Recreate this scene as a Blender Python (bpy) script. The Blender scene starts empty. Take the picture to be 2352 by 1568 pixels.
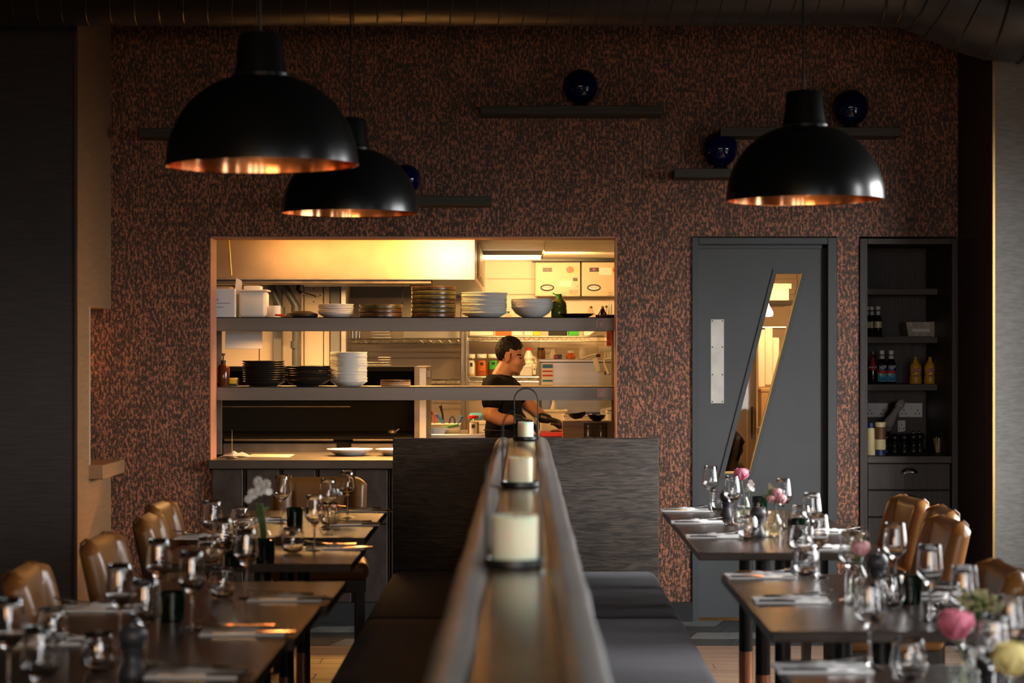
import bpy, bmesh, math, random
from mathutils import Vector, Matrix, noise
R = math.radians
PI = math.pi
sc = bpy.context.scene
col = sc.collection
rnd = random.Random(7)

# ------------------------------------------------------------------ camera, light, exposure
F = 4730.0                       # focal length in pixels of the 2352 wide frame
cam_d = bpy.data.cameras.new('camera')
cam_d.sensor_width = 36.0
cam_d.lens = F * 36.0 / 2352.0
cam_d.shift_x = -27.0 / 2352.0
cam_d.shift_y = 13.0 / 2352.0
cam_d.clip_end = 60
cam_d.dof.use_dof = True
cam_d.dof.focus_distance = 12.0
cam_d.dof.aperture_fstop = 3.9
cam = bpy.data.objects.new('camera', cam_d)
cam.location = (0, 0, 1.46)
cam.rotation_euler = (R(90), 0, 0)
col.objects.link(cam)
sc.camera = cam

w = bpy.data.worlds.new('world')
sc.world = w
w.use_nodes = True
SKY = 30.0
_nt = w.node_tree; _bg = _nt.nodes['Background']
_tc = _nt.nodes.new('ShaderNodeTexCoord'); _sx = _nt.nodes.new('ShaderNodeSeparateXYZ'); _rp = _nt.nodes.new('ShaderNodeValToRGB')
_mr = _nt.nodes.new('ShaderNodeMapRange')
_mr.inputs[1].default_value = -1; _mr.inputs[2].default_value = 1
_el = _rp.color_ramp.elements                      # street below the horizon, overcast sky above
_el[0].position = 0.45; _el[0].color = (0.025, 0.025, 0.024, 1)
_el[1].position = 0.57; _el[1].color = (0.97, 0.98, 0.98, 1)
_e = _rp.color_ramp.elements.new(0.50); _e.color = (0.48, 0.48, 0.48, 1)
_nt.links.new(_tc.outputs['Generated'], _sx.inputs[0]); _nt.links.new(_sx.outputs['Z'], _mr.inputs[0])
_nt.links.new(_mr.outputs[0], _rp.inputs[0]); _nt.links.new(_rp.outputs[0], _bg.inputs[0])
_bg.inputs[1].default_value = SKY

def area(name, loc, rot, sx, sy, power, color, spread=180):
    d = bpy.data.lights.new(name, 'AREA')
    d.shape = 'RECTANGLE'; d.size = sx; d.size_y = sy
    d.energy = power; d.color = color; d.spread = R(spread)
    o = bpy.data.objects.new(name, d)
    o.location = loc; o.rotation_euler = rot
    col.objects.link(o)
    return o
def point(name, loc, power, color, r=0.05):
    d = bpy.data.lights.new(name, 'POINT')
    d.energy = power; d.color = color; d.shadow_soft_size = r
    o = bpy.data.objects.new(name, d); o.location = loc
    col.objects.link(o)
    return o
WARM = (1.0, 0.58, 0.20)
AMBER = (1.0, 0.42, 0.10)
TUNG = (1.0, 0.53, 0.19)
DAY = (0.90, 0.95, 1.0)
# daylight enters through the windows of the side wall and of the street front behind the camera
WINS = [(1.0, 1.35), (3.15, 3.55), (6.3, 6.65), (7.4, 9.1)]
RWINS = [(0.2, 0.5), (1.2, 1.5), (2.2, 2.6)]
WZ0, WZ1 = 0.75, 2.55
def portal(loc, rot, sx, sy):
    o = area('window_portal', loc, rot, sx, sy, 1, DAY)
    o.data.cycles.is_portal = True
for a, b in WINS: portal((3.06, (a + b) / 2, (WZ0 + WZ1) / 2), (0, R(90), 0), WZ1 - WZ0, b - a)
for a, b in RWINS: portal(((a + b) / 2, -1.58, (WZ0 + WZ1) / 2), (R(90), 0, 0), b - a, WZ1 - WZ0)
# kitchen ceiling battens (warm tubes)
HOODC = (1.0, 0.47, 0.12)
area('kitchen_batten_light', (-0.46, 11.24, 2.07), (R(72), 0, 0), 0.35, 0.08, 20, HOODC)
area('kitchen_batten_light', (-1.25, 11.24, 2.07), (R(72), 0, 0), 0.6, 0.08, 3.0, HOODC)
area('kitchen_batten_light', (-0.05, 14.6, 2.03), (R(98), 0, 0), 0.9, 0.08, 29, (1.0, 0.60, 0.22))
area('kitchen_batten_light', (1.9, 14.0, 2.06), (0, 0, 0), 0.9, 0.3, 36, TUNG)
area('under_hood_light', (-1.15, 13.2, 1.84), (0, 0, 0), 1.2, 0.08, 40, TUNG)
# heat lamp strips under the two pass shelves
area('heat_strip_light', (-0.58, 11.38, 1.552), (0, 0, 0), 2.0, 0.06, 14, HOODC, 150)
area('heat_strip_light', (-0.72, 11.38, 1.176), (0, 0, 0), 0.7, 0.06, 40, HOODC, 165)
# unseen warm fill light added behind the camera, no lamp built for it
area('warm_fill_light', (-1.4, -1.3, 1.8), (R(90), 0, 0), 2.0, 0.5, 36, (1.0, 0.60, 0.30))
# lamp of the side room behind the hatch
point('side_room_lamp', (-2.52, 10.80, 1.40), 2.0, AMBER, 0.05)
sc.view_settings.view_transform = 'Standard'
sc.view_settings.look = 'None'
sc.view_settings.exposure = 0.12
sc.view_settings.gamma = 1.0
sc.view_settings.use_curve_mapping = False
cy = sc.cycles
cy.max_bounces = 14; cy.diffuse_bounces = 4; cy.glossy_bounces = 5
cy.transmission_bounces = 14; cy.transparent_max_bounces = 32
cy.caustics_reflective = False; cy.caustics_refractive = True
cy.sample_clamp_indirect = 40.0
cy.blur_glossy = 0.3
cy.use_adaptive_sampling = True
cy.adaptive_threshold = 0.02

# ------------------------------------------------------------------ helpers
def pt(px, py, Y):
    """world point seen at a pixel of the photograph at depth Y"""
    return ((px - 1203.0) * Y / F, Y, 1.46 - (py - 797.0) * Y / F)
def X(px, Y): return (px - 1203.0) * Y / F
def Z(py, Y): return 1.46 - (py - 797.0) * Y / F

def nb(): return bmesh.new()
def box(bm, x0, x1, y0, y1, z0, z1, bev=0.0, seg=2):
    m = Matrix.Translation(((x0+x1)/2, (y0+y1)/2, (z0+z1)/2)) @ Matrix.Diagonal((abs(x1-x0), abs(y1-y0), abs(z1-z0), 1))
    r = bmesh.ops.create_cube(bm, size=1.0, matrix=m)
    vs = r['verts']
    if bev > 0:
        es = list({e for v in vs for e in v.link_edges})
        bmesh.ops.bevel(bm, geom=es, offset=bev, segments=seg, profile=0.5, affect='EDGES')
    return bm
def lathe(bm, prof, seg=24, c=(0, 0, 0), axis='Z'):
    rings = []
    for r, z in prof:
        if r < 1e-6:
            co = [(0, 0, z)]
        else:
            co = [(r*math.cos(2*PI*k/seg), r*math.sin(2*PI*k/seg), z) for k in range(seg)]
        if axis == 'Y': co = [(a, zz, b) for a, b, zz in co]
        if axis == 'X': co = [(zz, a, b) for a, b, zz in co]
        rings.append([bm.verts.new((c[0]+a, c[1]+b, c[2]+d)) for a, b, d in co])
    for A, B in zip(rings, rings[1:]):
        for k in range(seg):
            k2 = (k+1) % seg
            if len(A) == 1 and len(B) == 1: continue
            if len(A) == 1: bm.faces.new((A[0], B[k], B[k2]))
            elif len(B) == 1: bm.faces.new((A[k], B[0], A[k2]))
            else: bm.faces.new((A[k], B[k], B[k2], A[k2]))
    return bm
def cyl(bm, c, r, h, seg=20, axis='Z', r2=None):
    r2 = r if r2 is None else r2
    return lathe(bm, [(0, 0), (r, 0), (r2, h), (0, h)], seg, c, axis)
def tube(bm, pts, r, seg=8, closed=False):
    pts = [Vector(p) for p in pts]
    n = len(pts)
    rr = r if isinstance(r, (list, tuple)) else [r]*n
    rings = []
    up = None
    for i in range(n):
        if closed:
            t = (pts[(i+1) % n]-pts[i-1]).normalized()
        else:
            t = (pts[min(i+1, n-1)]-pts[max(i-1, 0)]).normalized()
        if up is None:
            up = Vector((0, 0, 1)) if abs(t.z) < 0.9 else Vector((1, 0, 0))
        s = t.cross(up).normalized(); u = s.cross(t).normalized(); up = u
        rings.append([bm.verts.new(pts[i] + (s*math.cos(2*PI*k/seg) + u*math.sin(2*PI*k/seg))*rr[i]) for k in range(seg)])
    pr = list(zip(rings, rings[1:]))
    if closed: pr.append((rings[-1], rings[0]))
    for A, B in pr:
        for k in range(seg):
            k2 = (k+1) % seg
            bm.faces.new((A[k], A[k2], B[k2], B[k]))
    if not closed:
        bm.faces.new(rings[0][::-1]); bm.faces.new(rings[-1])
    return bm
def capsule(bm, p, q, r0, r1, seg=14, n=7, flat=None):
    """closed tapered limb with rounded ends"""
    p = Vector(p); q = Vector(q); d = (q-p)
    L = d.length; t = d/L
    pts, rr = [], []
    for i in range(n):
        a = PI/2*i/(n-1)
        pts.append(p - t*r0*math.cos(a)); rr.append(max(r0*math.sin(a), 1e-4))
    for i in range(1, 4):
        f = i/4; pts.append(p+d*f); rr.append(r0+(r1-r0)*f)
    for i in range(n):
        a = PI/2*i/(n-1)
        pts.append(q + t*r1*math.sin(a)); rr.append(max(r1*math.cos(a), 1e-4))
    tube(bm, pts, rr, seg)
    return bm
def ball(bm, c, r, u=16, v=10, rot=None):
    if not isinstance(r, (tuple, list)): r = (r, r, r)
    m = Matrix.Translation(c)
    if rot is not None: m = m @ rot
    m = m @ Matrix.Diagonal((r[0], r[1], r[2], 1))
    bmesh.ops.create_uvsphere(bm, u_segments=u, v_segments=v, radius=1.0, matrix=m)
    return bm
def prism(bm, poly, d0, d1, axis='Y'):
    """extruded polygon; poly lies in the plane across the axis"""
    def P(a, b, d):
        return (a, d, b) if axis == 'Y' else ((d, a, b) if axis == 'X' else (a, b, d))
    A = [bm.verts.new(P(a, b, d0)) for a, b in poly]
    B = [bm.verts.new(P(a, b, d1)) for a, b in poly]
    n = len(poly)
    bm.faces.new(A); bm.faces.new(B[::-1])
    for i in range(n):
        j = (i+1) % n
        bm.faces.new((A[i], B[i], B[j], A[j]))
    return bm
def tag(o, label=None, cat=None, group=None, kind=None):
    if label: o['label'] = label
    if cat: o['category'] = cat
    if group: o['group'] = group
    if kind: o['kind'] = kind
    return o
def mesh(name, bm, m, ang=35, fix=True):
    if fix: bmesh.ops.recalc_face_normals(bm, faces=bm.faces)
    me = bpy.data.meshes.new(name)
    bm.to_mesh(me); bm.free()
    me.materials.append(m)
    me.polygons.foreach_set('use_smooth', [True]*len(me.polygons))
    me.set_sharp_from_angle(angle=R(ang))
    return me
def put(name, me, parent=None, loc=(0, 0, 0), rot=(0, 0, 0), **k):
    o = bpy.data.objects.new(name, me)
    o.location = loc; o.rotation_euler = rot
    if parent: o.parent = parent
    col.objects.link(o)
    return tag(o, **k)
def ob(name, bm, m, parent=None, loc=(0, 0, 0), rot=(0, 0, 0), ang=35, fix=True, **k):
    return put(name, mesh(name, bm, m, ang, fix), parent, loc, rot, **k)
def thing(name, label, cat, loc=(0, 0, 0), rz=0, group=None):
    o = bpy.data.objects.new(name, None)
    o.empty_display_size = 0.05
    o.location = loc; o.rotation_euler = (0, 0, rz)
    col.objects.link(o)
    return tag(o, label, cat, group)
def dup(o, loc, rz=None, label=None, parent=None, scale=None):
    c = o.copy(); col.objects.link(c)
    if parent is not None: c.parent = parent
    else:
        c.location = loc
        if rz is not None: c.rotation_euler = (0, 0, rz)
        if label: c['label'] = label
        if scale: c.scale = scale
    for ch in list(o.children):
        dup(ch, None, parent=c)
    return c
def text(name, s, size, loc, m, parent=None, rot=(PI/2, 0, 0), ext=0.0004, align='CENTER', sx=1.0):
    cu = bpy.data.curves.new(name, 'FONT')
    cu.body = s; cu.size = size; cu.extrude = ext
    cu.align_x = align; cu.align_y = 'CENTER'; cu.resolution_u = 2
    t = bpy.data.objects.new(name, cu)
    me = bpy.data.meshes.new_from_object(t)
    bpy.data.objects.remove(t)
    me.materials.clear(); me.materials.append(m)
    o = put(name, me, parent, loc, rot)
    o.scale = (sx, 1, 1)
    return o
ORD = ['first', 'second', 'third', 'fourth', 'fifth', 'sixth', 'seventh', 'eighth', 'ninth', 'tenth', 'eleventh', 'twelfth',
       'thirteenth', 'fourteenth', 'fifteenth', 'sixteenth', 'seventeenth', 'eighteenth', 'nineteenth', 'twentieth', 'twenty-first', 'twenty-second']

# ------------------------------------------------------------------ materials
def mat(name, c, rough=0.5, metal=0.0, spec=0.5, bump=0.0, bscale=40, var=0.0, vscale=8, emit=None, estr=0, stretch=(1, 1, 1), coat=0.0, sheen=0.0, sss=0.0):
    m = bpy.data.materials.new(name); m.use_nodes = True
    nt = m.node_tree; b = nt.nodes['Principled BSDF']
    b.inputs['Base Color'].default_value = (*c, 1)
    b.inputs['Roughness'].default_value = rough
    b.inputs['Metallic'].default_value = metal
    b.inputs['Specular IOR Level'].default_value = spec
    if coat: b.inputs['Coat Weight'].default_value = coat; b.inputs['Coat Roughness'].default_value = 0.12
    if sheen: b.inputs['Sheen Weight'].default_value = sheen
    if sss:
        b.inputs['Subsurface Weight'].default_value = sss; b.inputs['Subsurface Scale'].default_value = 0.03
    if emit:
        b.inputs['Emission Color'].default_value = (*emit, 1); b.inputs['Emission Strength'].default_value = estr
    if bump or var:
        tc = nt.nodes.new('ShaderNodeTexCoord'); mp = nt.nodes.new('ShaderNodeMapping')
        mp.inputs['Scale'].default_value = stretch
        nt.links.new(tc.outputs['Object'], mp.inputs['Vector'])
    if bump:
        n = nt.nodes.new('ShaderNodeTexNoise'); n.inputs['Scale'].default_value = bscale; n.inputs['Detail'].default_value = 4
        bp = nt.nodes.new('ShaderNodeBump'); bp.inputs['Strength'].default_value = bump; bp.inputs['Distance'].default_value = 0.004
        nt.links.new(mp.outputs[0], n.inputs['Vector']); nt.links.new(n.outputs['Fac'], bp.inputs['Height']); nt.links.new(bp.outputs[0], b.inputs['Normal'])
    if var:
        n = nt.nodes.new('ShaderNodeTexNoise'); n.inputs['Scale'].default_value = vscale; n.inputs['Detail'].default_value = 5
        r = nt.nodes.new('ShaderNodeValToRGB')
        r.color_ramp.elements[0].position = 0.3; r.color_ramp.elements[1].position = 0.7
        r.color_ramp.elements[0].color = (*[x*(1-var) for x in c], 1)
        r.color_ramp.elements[1].color = (*[min(1, x*(1+var)) for x in c], 1)
        nt.links.new(mp.outputs[0], n.inputs['Vector']); nt.links.new(n.outputs['Fac'], r.inputs[0]); nt.links.new(r.outputs[0], b.inputs['Base Color'])
    return m
def wood(name, c0, c1, stretch, rough=0.5, bands=6.0, dist=4.0, bump=0.25, lo=0.3, hi=0.7, spec=0.4):
    m = bpy.data.materials.new(name); m.use_nodes = True
    nt = m.node_tree; b = nt.nodes['Principled BSDF']
    tc = nt.nodes.new('ShaderNodeTexCoord'); mp = nt.nodes.new('ShaderNodeMapping'); mp.inputs['Scale'].default_value = stretch
    n1 = nt.nodes.new('ShaderNodeTexNoise'); n1.inputs['Scale'].default_value = bands; n1.inputs['Detail'].default_value = 6; n1.inputs['Distortion'].default_value = dist*0.1
    r = nt.nodes.new('ShaderNodeValToRGB')
    r.color_ramp.elements[0].position = lo; r.color_ramp.elements[1].position = hi
    r.color_ramp.elements[0].color = (*c0, 1); r.color_ramp.elements[1].color = (*c1, 1)
    bp = nt.nodes.new('ShaderNodeBump'); bp.inputs['Strength'].default_value = bump; bp.inputs['Distance'].default_value = 0.003
    L = nt.links.new
    L(tc.outputs['Object'], mp.inputs[0]); L(mp.outputs[0], n1.inputs['Vector']); L(n1.outputs['Fac'], r.inputs[0])
    L(r.outputs[0], b.inputs['Base Color']); L(n1.outputs['Fac'], bp.inputs['Height']); L(bp.outputs[0], b.inputs['Normal'])
    b.inputs['Roughness'].default_value = rough; b.inputs['Specular IOR Level'].default_value = spec
    return m
def copper_wall():
    m = bpy.data.materials.new('copper_flecked_wallpaper'); m.use_nodes = True
    nt = m.node_tree; b = nt.nodes['Principled BSDF']; L = nt.links.new
    tc = nt.nodes.new('ShaderNodeTexCoord')
    def nz(scale, st, det, rough=0.6):
        mp = nt.nodes.new('ShaderNodeMapping'); mp.inputs['Scale'].default_value = st
        n = nt.nodes.new('ShaderNodeTexNoise'); n.inputs['Scale'].default_value = scale; n.inputs['Detail'].default_value = det; n.inputs['Roughness'].default_value = rough
        L(tc.outputs['Object'], mp.inputs[0]); L(mp.outputs[0], n.inputs['Vector'])
        return n.outputs['Fac']
    a = nz(78, (1, 1, 0.50), 6, 0.74)        # blotches
    c = nz(80, (1.6, 1.6, 0.22), 2, 0.5)    # vertical streaks
    e = nz(14, (1, 1, 0.45), 3)               # broad drift
    f = nz(170, (1, 1, 0.8), 2, 0.7)        # grit
    def mth(op, x, y):
        n = nt.nodes.new('ShaderNodeMath'); n.operation = op
        for i, v in enumerate((x, y)):
            if isinstance(v, (int, float)): n.inputs[i].default_value = v
            else: L(v, n.inputs[i])
        return n.outputs[0]
    s = mth('ADD', mth('ADD', mth('MULTIPLY', a, 0.80), mth('MULTIPLY', c, 0.16)), mth('ADD', mth('MULTIPLY', e, 0.14), mth('MULTIPLY', f, 0.12)))
    r = nt.nodes.new('ShaderNodeValToRGB')
    r.color_ramp.elements[0].position = 0.600; r.color_ramp.elements[1].position = 0.672
    r.color_ramp.elements[0].color = (0, 0, 0, 1); r.color_ramp.elements[1].color = (1, 1, 1, 1)
    L(s, r.inputs[0])
    mx = nt.nodes.new('ShaderNodeMix'); mx.data_type = 'RGBA'
    mx.inputs[6].default_value = (0.050, 0.0265, 0.0165, 1); mx.inputs[7].default_value = (0.50, 0.192, 0.104, 1)
    L(r.outputs[0], mx.inputs[0]); L(mx.outputs[2], b.inputs['Base Color'])
    L(mth('MULTIPLY', r.outputs[0], 0.35), b.inputs['Metallic'])
    b.inputs['Roughness'].default_value = 0.55
    bp = nt.nodes.new('ShaderNodeBump'); bp.inputs['Strength'].default_value = 0.35; bp.inputs['Distance'].default_value = 0.002
    L(s, bp.inputs['Height']); L(bp.outputs[0], b.inputs['Normal'])
    return m
def thin_glass(name, tint=(1, 1, 1), base=0.05, k=0.75, rough=0.02):
    m = bpy.data.materials.new(name); m.use_nodes = True
    nt = m.node_tree; L = nt.links.new
    for n in list(nt.nodes): nt.nodes.remove(n)
    o = nt.nodes.new('ShaderNodeOutputMaterial'); mx = nt.nodes.new('ShaderNodeMixShader')
    t = nt.nodes.new('ShaderNodeBsdfTransparent'); t.inputs[0].default_value = (*tint, 1)
    g = nt.nodes.new('ShaderNodeBsdfGlossy'); g.inputs['Roughness'].default_value = rough
    lw = nt.nodes.new('ShaderNodeLayerWeight'); lw.inputs['Blend'].default_value = 0.5
    p = nt.nodes.new('ShaderNodeMath'); p.operation = 'POWER'; p.inputs[1].default_value = 4.5
    q = nt.nodes.new('ShaderNodeMath'); q.operation = 'MULTIPLY_ADD'; q.inputs[1].default_value = k; q.inputs[2].default_value = base; q.use_clamp = True
    L(lw.outputs['Facing'], p.inputs[0]); L(p.outputs[0], q.inputs[0]); L(q.outputs[0], mx.inputs[0])
    L(t.outputs[0], mx.inputs[1]); L(g.outputs[0], mx.inputs[2]); L(mx.outputs[0], o.inputs[0])
    return m
def solid_glass(name, c=(1, 1, 1), rough=0.0):
    m = bpy.data.materials.new(name); m.use_nodes = True
    nt = m.node_tree
    for n in list(nt.nodes): nt.nodes.remove(n)
    o = nt.nodes.new('ShaderNodeOutputMaterial'); g = nt.nodes.new('ShaderNodeBsdfGlass')
    g.inputs['Color'].default_value = (*c, 1); g.inputs['IOR'].default_value = 1.5; g.inputs['Roughness'].default_value = rough
    nt.links.new(g.outputs[0], o.inputs[0])
    return m

M = {}
M['copper'] = copper_wall()
M['grasscloth'] = mat('grey_grasscloth', (0.23, 0.222, 0.214), 0.85, bump=0.25, bscale=90, var=0.16, vscale=40, stretch=(0.5, 0.5, 2.2))
M['tan_cloth'] = mat('tan_grasscloth', (0.33, 0.175, 0.080), 0.6, bump=0.2, bscale=60, var=0.12, vscale=26, stretch=(1, 0.25, 3.0))
M['dark_cloth'] = mat('brown_grasscloth', (0.050, 0.040, 0.035), 0.8, bump=0.3, bscale=60, var=0.2, vscale=26, stretch=(0.25, 0.25, 3.0))
M['black_paint'] = mat('black_paint', (0.012, 0.012, 0.012), 0.7)
M['room_wall'] = mat('dark_room_wall', (0.05, 0.045, 0.04), 0.8)
M['brass_edge'] = mat('brass_edge_strip', (0.55, 0.33, 0.10), 0.35, 0.9)
M['jamb'] = mat('painted_jamb', (0.50, 0.23, 0.14), 0.55)
M['duct'] = mat('black_spiral_duct', (0.05, 0.044, 0.038), 0.36, 0.6, 0.5)
M['door_grey'] = mat('grey_door_paint', (0.068, 0.072, 0.076), 0.5, bump=0.05, bscale=20, var=0.10, vscale=3)
M['door_trim'] = mat('grey_trim_paint', (0.055, 0.060, 0.065), 0.45)
M['plate_metal'] = mat('worn_push_plate', (0.62, 0.59, 0.53), 0.42, 0.35, var=0.15, vscale=9)
M['steel'] = mat('brushed_steel', (0.50, 0.50, 0.50), 0.36, 0.85, bump=0.08, bscale=30, var=0.16, vscale=6, stretch=(0.15, 1, 2.5))
M['hood_steel'] = mat('hood_steel', (0.54, 0.43, 0.32), 0.37, 0.9, bump=0.05, bscale=6, var=0.16, vscale=4)
M['dark_steel'] = mat('stained_steel', (0.21, 0.18, 0.15), 0.4, 0.8, var=0.3, vscale=7)
M['gantry'] = mat('dull_gantry_steel', (0.20, 0.165, 0.14), 0.42, 0.6, bump=0.06, bscale=30, var=0.18, vscale=5, stretch=(0.15, 1, 2.5))
M['counter_steel'] = mat('dark_counter_steel', (0.085, 0.070, 0.060), 0.30, 0.6, bump=0.05, bscale=30, var=0.2, vscale=5)
M['chrome'] = mat('chrome_wire', (0.72, 0.70, 0.66), 0.22, 1.0)
M['black_iron'] = mat('black_enamel', (0.010, 0.010, 0.010), 0.35, 0.0, 0.5)
M['range_black'] = mat('matt_black_range', (0.006, 0.006, 0.006), 0.7, 0.0, 0.15)
M['black_gloss'] = mat('black_gloss', (0.008, 0.008, 0.009), 0.22, 0.0, 0.55)
M['kitchen_white'] = mat('kitchen_wall_panel', (0.70, 0.60, 0.50), 0.45, var=0.05, vscale=3)
M['pipe_grey'] = mat('blue_grey_pipe', (0.085, 0.10, 0.125), 0.35)
M['kitchen_grey'] = mat('kitchen_grey_upright', (0.20, 0.215, 0.24), 0.5)
M['oak'] = wood('dark_stained_oak', (0.012, 0.009, 0.007), (0.078, 0.056, 0.042), (2.4, 6, 30), 0.48, 2.4, 22.0, 0.4, 0.38, 0.66)
M['oak_v'] = wood('dark_stained_oak_upright', (0.019, 0.013, 0.010), (0.050, 0.035, 0.027), (60, 60, 1.4), 0.5, 2.2, 4.0, 0.3)
M['oak_h'] = wood('dark_stained_oak_flat', (0.026, 0.019, 0.014), (0.070, 0.050, 0.038), (1.4, 40, 50), 0.5, 2.2, 4.0, 0.3)
M['panel_wood'] = wood('brown_wall_boarding', (0.026, 0.016, 0.012), (0.058, 0.039, 0.030), (8, 8, 5), 0.5, 2.2, 4.0, 0.3)
M['table'] = wood('dark_table_top', (0.026, 0.016, 0.011), (0.050, 0.032, 0.022), (2.0, 24, 24), 0.27, 2.2, 4.0, 0.05, spec=0.30)
M['floor_board'] = wood('oak_floor_board', (0.17, 0.10, 0.065), (0.30, 0.20, 0.14), (1.2, 14, 14), 0.5, 2.2, 4.0, 0.2)
M['tile_dark'] = mat('dark_floor_tile', (0.035, 0.036, 0.036), 0.4, var=0.25, vscale=8)
M['tile_pale'] = mat('pale_floor_tile', (0.15, 0.155, 0.15), 0.4, var=0.25, vscale=8)
M['leather'] = mat('tan_leather', (0.23, 0.095, 0.024), 0.34, 0.0, 0.5, bump=0.12, bscale=26, var=0.16, vscale=7)
M['leather_d'] = mat('tan_leather_piping', (0.13, 0.050, 0.013), 0.35, 0.0, 0.5)
M['chair_leg'] = mat('dark_chair_leg', (0.028, 0.018, 0.012), 0.4)
M['seat_cloth'] = mat('grey_bench_fabric', (0.048, 0.042, 0.052), 0.85, bump=0.25, bscale=180, var=0.12, vscale=5, sheen=0.1)
M['roll_leather'] = mat('grey_brown_hide', (0.080, 0.069, 0.064), 0.45, bump=0.25, bscale=9, var=0.2, vscale=6, sheen=0.1)
M['ledge'] = wood('polished_ledge_wood', (0.040, 0.024, 0.013), (0.10, 0.062, 0.034), (14, 1.6, 14), 0.22, 2.2, 4.0, 0.05, spec=0.6)
M['wax'] = mat('cream_candle_wax', (0.94, 0.87, 0.66), 0.5, sss=1.0)
M['white'] = mat('white_china', (0.76, 0.73, 0.67), 0.25)
M['grey_china'] = mat('grey_china', (0.60, 0.60, 0.57), 0.3)
M['brown_china'] = mat('brown_glazed_stoneware', (0.060, 0.032, 0.014), 0.3, var=0.4, vscale=22)
M['green_china'] = mat('olive_glazed_stoneware', (0.075, 0.062, 0.020), 0.28, var=0.5, vscale=16)
M['black_china'] = mat('black_stoneware', (0.022, 0.016, 0.012), 0.4)
M['napkin'] = mat('white_napkin', (0.88, 0.87, 0.87), 0.85)
M['cutlery'] = mat('polished_cutlery', (0.72, 0.71, 0.70), 0.16, 1.0)
M['copper_metal'] = mat('polished_copper', (0.90, 0.42, 0.20), 0.14, 1.0)
M['copper_base'] = mat('brushed_copper', (0.60, 0.30, 0.18), 0.32, 1.0)
M['lamp_black'] = mat('lamp_black_enamel', (0.008, 0.008, 0.008), 0.26, 0.0, 0.5)
M['cobalt'] = mat('cobalt_glass', (0.002, 0.003, 0.045), 0.05, 0.0, 0.5)
M['shelf_oak'] = wood('shelf_oak', (0.030, 0.026, 0.018), (0.060, 0.052, 0.036), (2, 30, 30), 0.55, 2.2, 4.0, 0.2)
M['glass'] = thin_glass('thin_clear_glass', base=0.06, k=0.95)
M['pane'] = thin_glass('door_pane_glass', base=0.02, k=0.5)
M['solid_stem'] = solid_glass('solid_stem_glass')
M['stem_glass'] = thin_glass('clear_stem_glass', base=0.16, k=0.9, rough=0.06)
M['green_glass'] = mat('dark_green_glass', (0.0015, 0.009, 0.004), 0.06, 0.0, 0.6)
M['water'] = thin_glass('vase_water', (0.92, 0.95, 0.90), 0.06, 0.5)
M['pepper'] = mat('grey_pepper_mill', (0.045, 0.043, 0.050), 0.4)
M['pepper_dark'] = mat('black_pepper_mill', (0.012, 0.012, 0.013), 0.4)
M['stemgreen'] = mat('flower_stem_green', (0.06, 0.12, 0.02), 0.5)
M['leafgreen'] = mat('leaf_green', (0.14, 0.26, 0.05), 0.5)
M['pink'] = mat('pink_petal', (0.78, 0.22, 0.33), 0.6, var=0.25, vscale=30)
M['palepink'] = mat('pale_pink_petal', (0.82, 0.42, 0.45), 0.6, var=0.15, vscale=30)
M['petal_white'] = mat('white_petal', (0.82, 0.80, 0.76), 0.6)
M['petal_yellow'] = mat('yellow_petal', (0.84, 0.72, 0.30), 0.6)
M['bud'] = mat('gypsophila_bud', (0.46, 0.42, 0.22), 0.7)
M['dry_bud'] = mat('dry_bud', (0.33, 0.24, 0.14), 0.7)
M['skin'] = mat('skin', (0.46, 0.225, 0.125), 0.5, var=0.08, vscale=14, sss=0.08)
M['hair'] = mat('black_hair', (0.006, 0.005, 0.004), 0.6, 0.0, 0.2, bump=0.8, bscale=120, stretch=(1, 1, 0.3))
M['tshirt'] = mat('black_tshirt', (0.006, 0.006, 0.007), 0.85, 0.0, 0.12, bump=0.3, bscale=14)
M['glove'] = mat('black_nitrile_glove', (0.012, 0.012, 0.013), 0.4)
M['eye'] = mat('dark_eye', (0.010, 0.008, 0.006), 0.3)
M['lips'] = mat('lips', (0.30, 0.12, 0.085), 0.5)
M['black_plastic'] = mat('black_plastic', (0.012, 0.012, 0.012), 0.4)
M['white_plastic'] = mat('white_plastic', (0.74, 0.72, 0.68), 0.4)
M['tub'] = mat('translucent_white_tub', (0.80, 0.74, 0.63), 0.4, sss=0.15)
M['card_white'] = mat('white_card', (0.72, 0.70, 0.68), 0.7)
M['card'] = mat('cardboard', (0.42, 0.28, 0.15), 0.8)
M['paper'] = mat('paper', (0.85, 0.78, 0.68), 0.8)
M['red'] = mat('red_plastic', (0.60, 0.03, 0.02), 0.35)
M['orange'] = mat('orange_spice', (0.55, 0.12, 0.02), 0.5)
M['yellow'] = mat('yellow_plastic', (0.80, 0.50, 0.04), 0.35)
M['blue'] = mat('blue_plastic', (0.03, 0.13, 0.38), 0.4)
M['cyan'] = mat('cyan_cloth', (0.10, 0.42, 0.60), 0.8, bump=0.5, bscale=20)
M['green'] = mat('green_plastic', (0.05, 0.42, 0.04), 0.4)
M['ink'] = mat('dark_ink', (0.03, 0.03, 0.035), 0.7)
M['ink_blue'] = mat('blue_ink', (0.03, 0.18, 0.42), 0.7)
M['ink_red'] = mat('red_ink', (0.55, 0.04, 0.06), 0.7)
M['amber'] = mat('amber_bottle', (0.10, 0.022, 0.006), 0.12, 0.0, 0.6)
M['olive_oil'] = mat('olive_oil_bottle', (0.14, 0.19, 0.012), 0.12, 0.0, 0.6)
M['sauce'] = mat('brown_sauce_glass', (0.014, 0.006, 0.004), 0.1, 0.0, 0.6)
M['wine_red'] = mat('red_label', (0.30, 0.01, 0.02), 0.5)
M['mustard'] = mat('mustard_plastic', (0.66, 0.33, 0.02), 0.35)
M['mayo'] = mat('mayonnaise_bottle', (0.78, 0.66, 0.34), 0.35)
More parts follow.
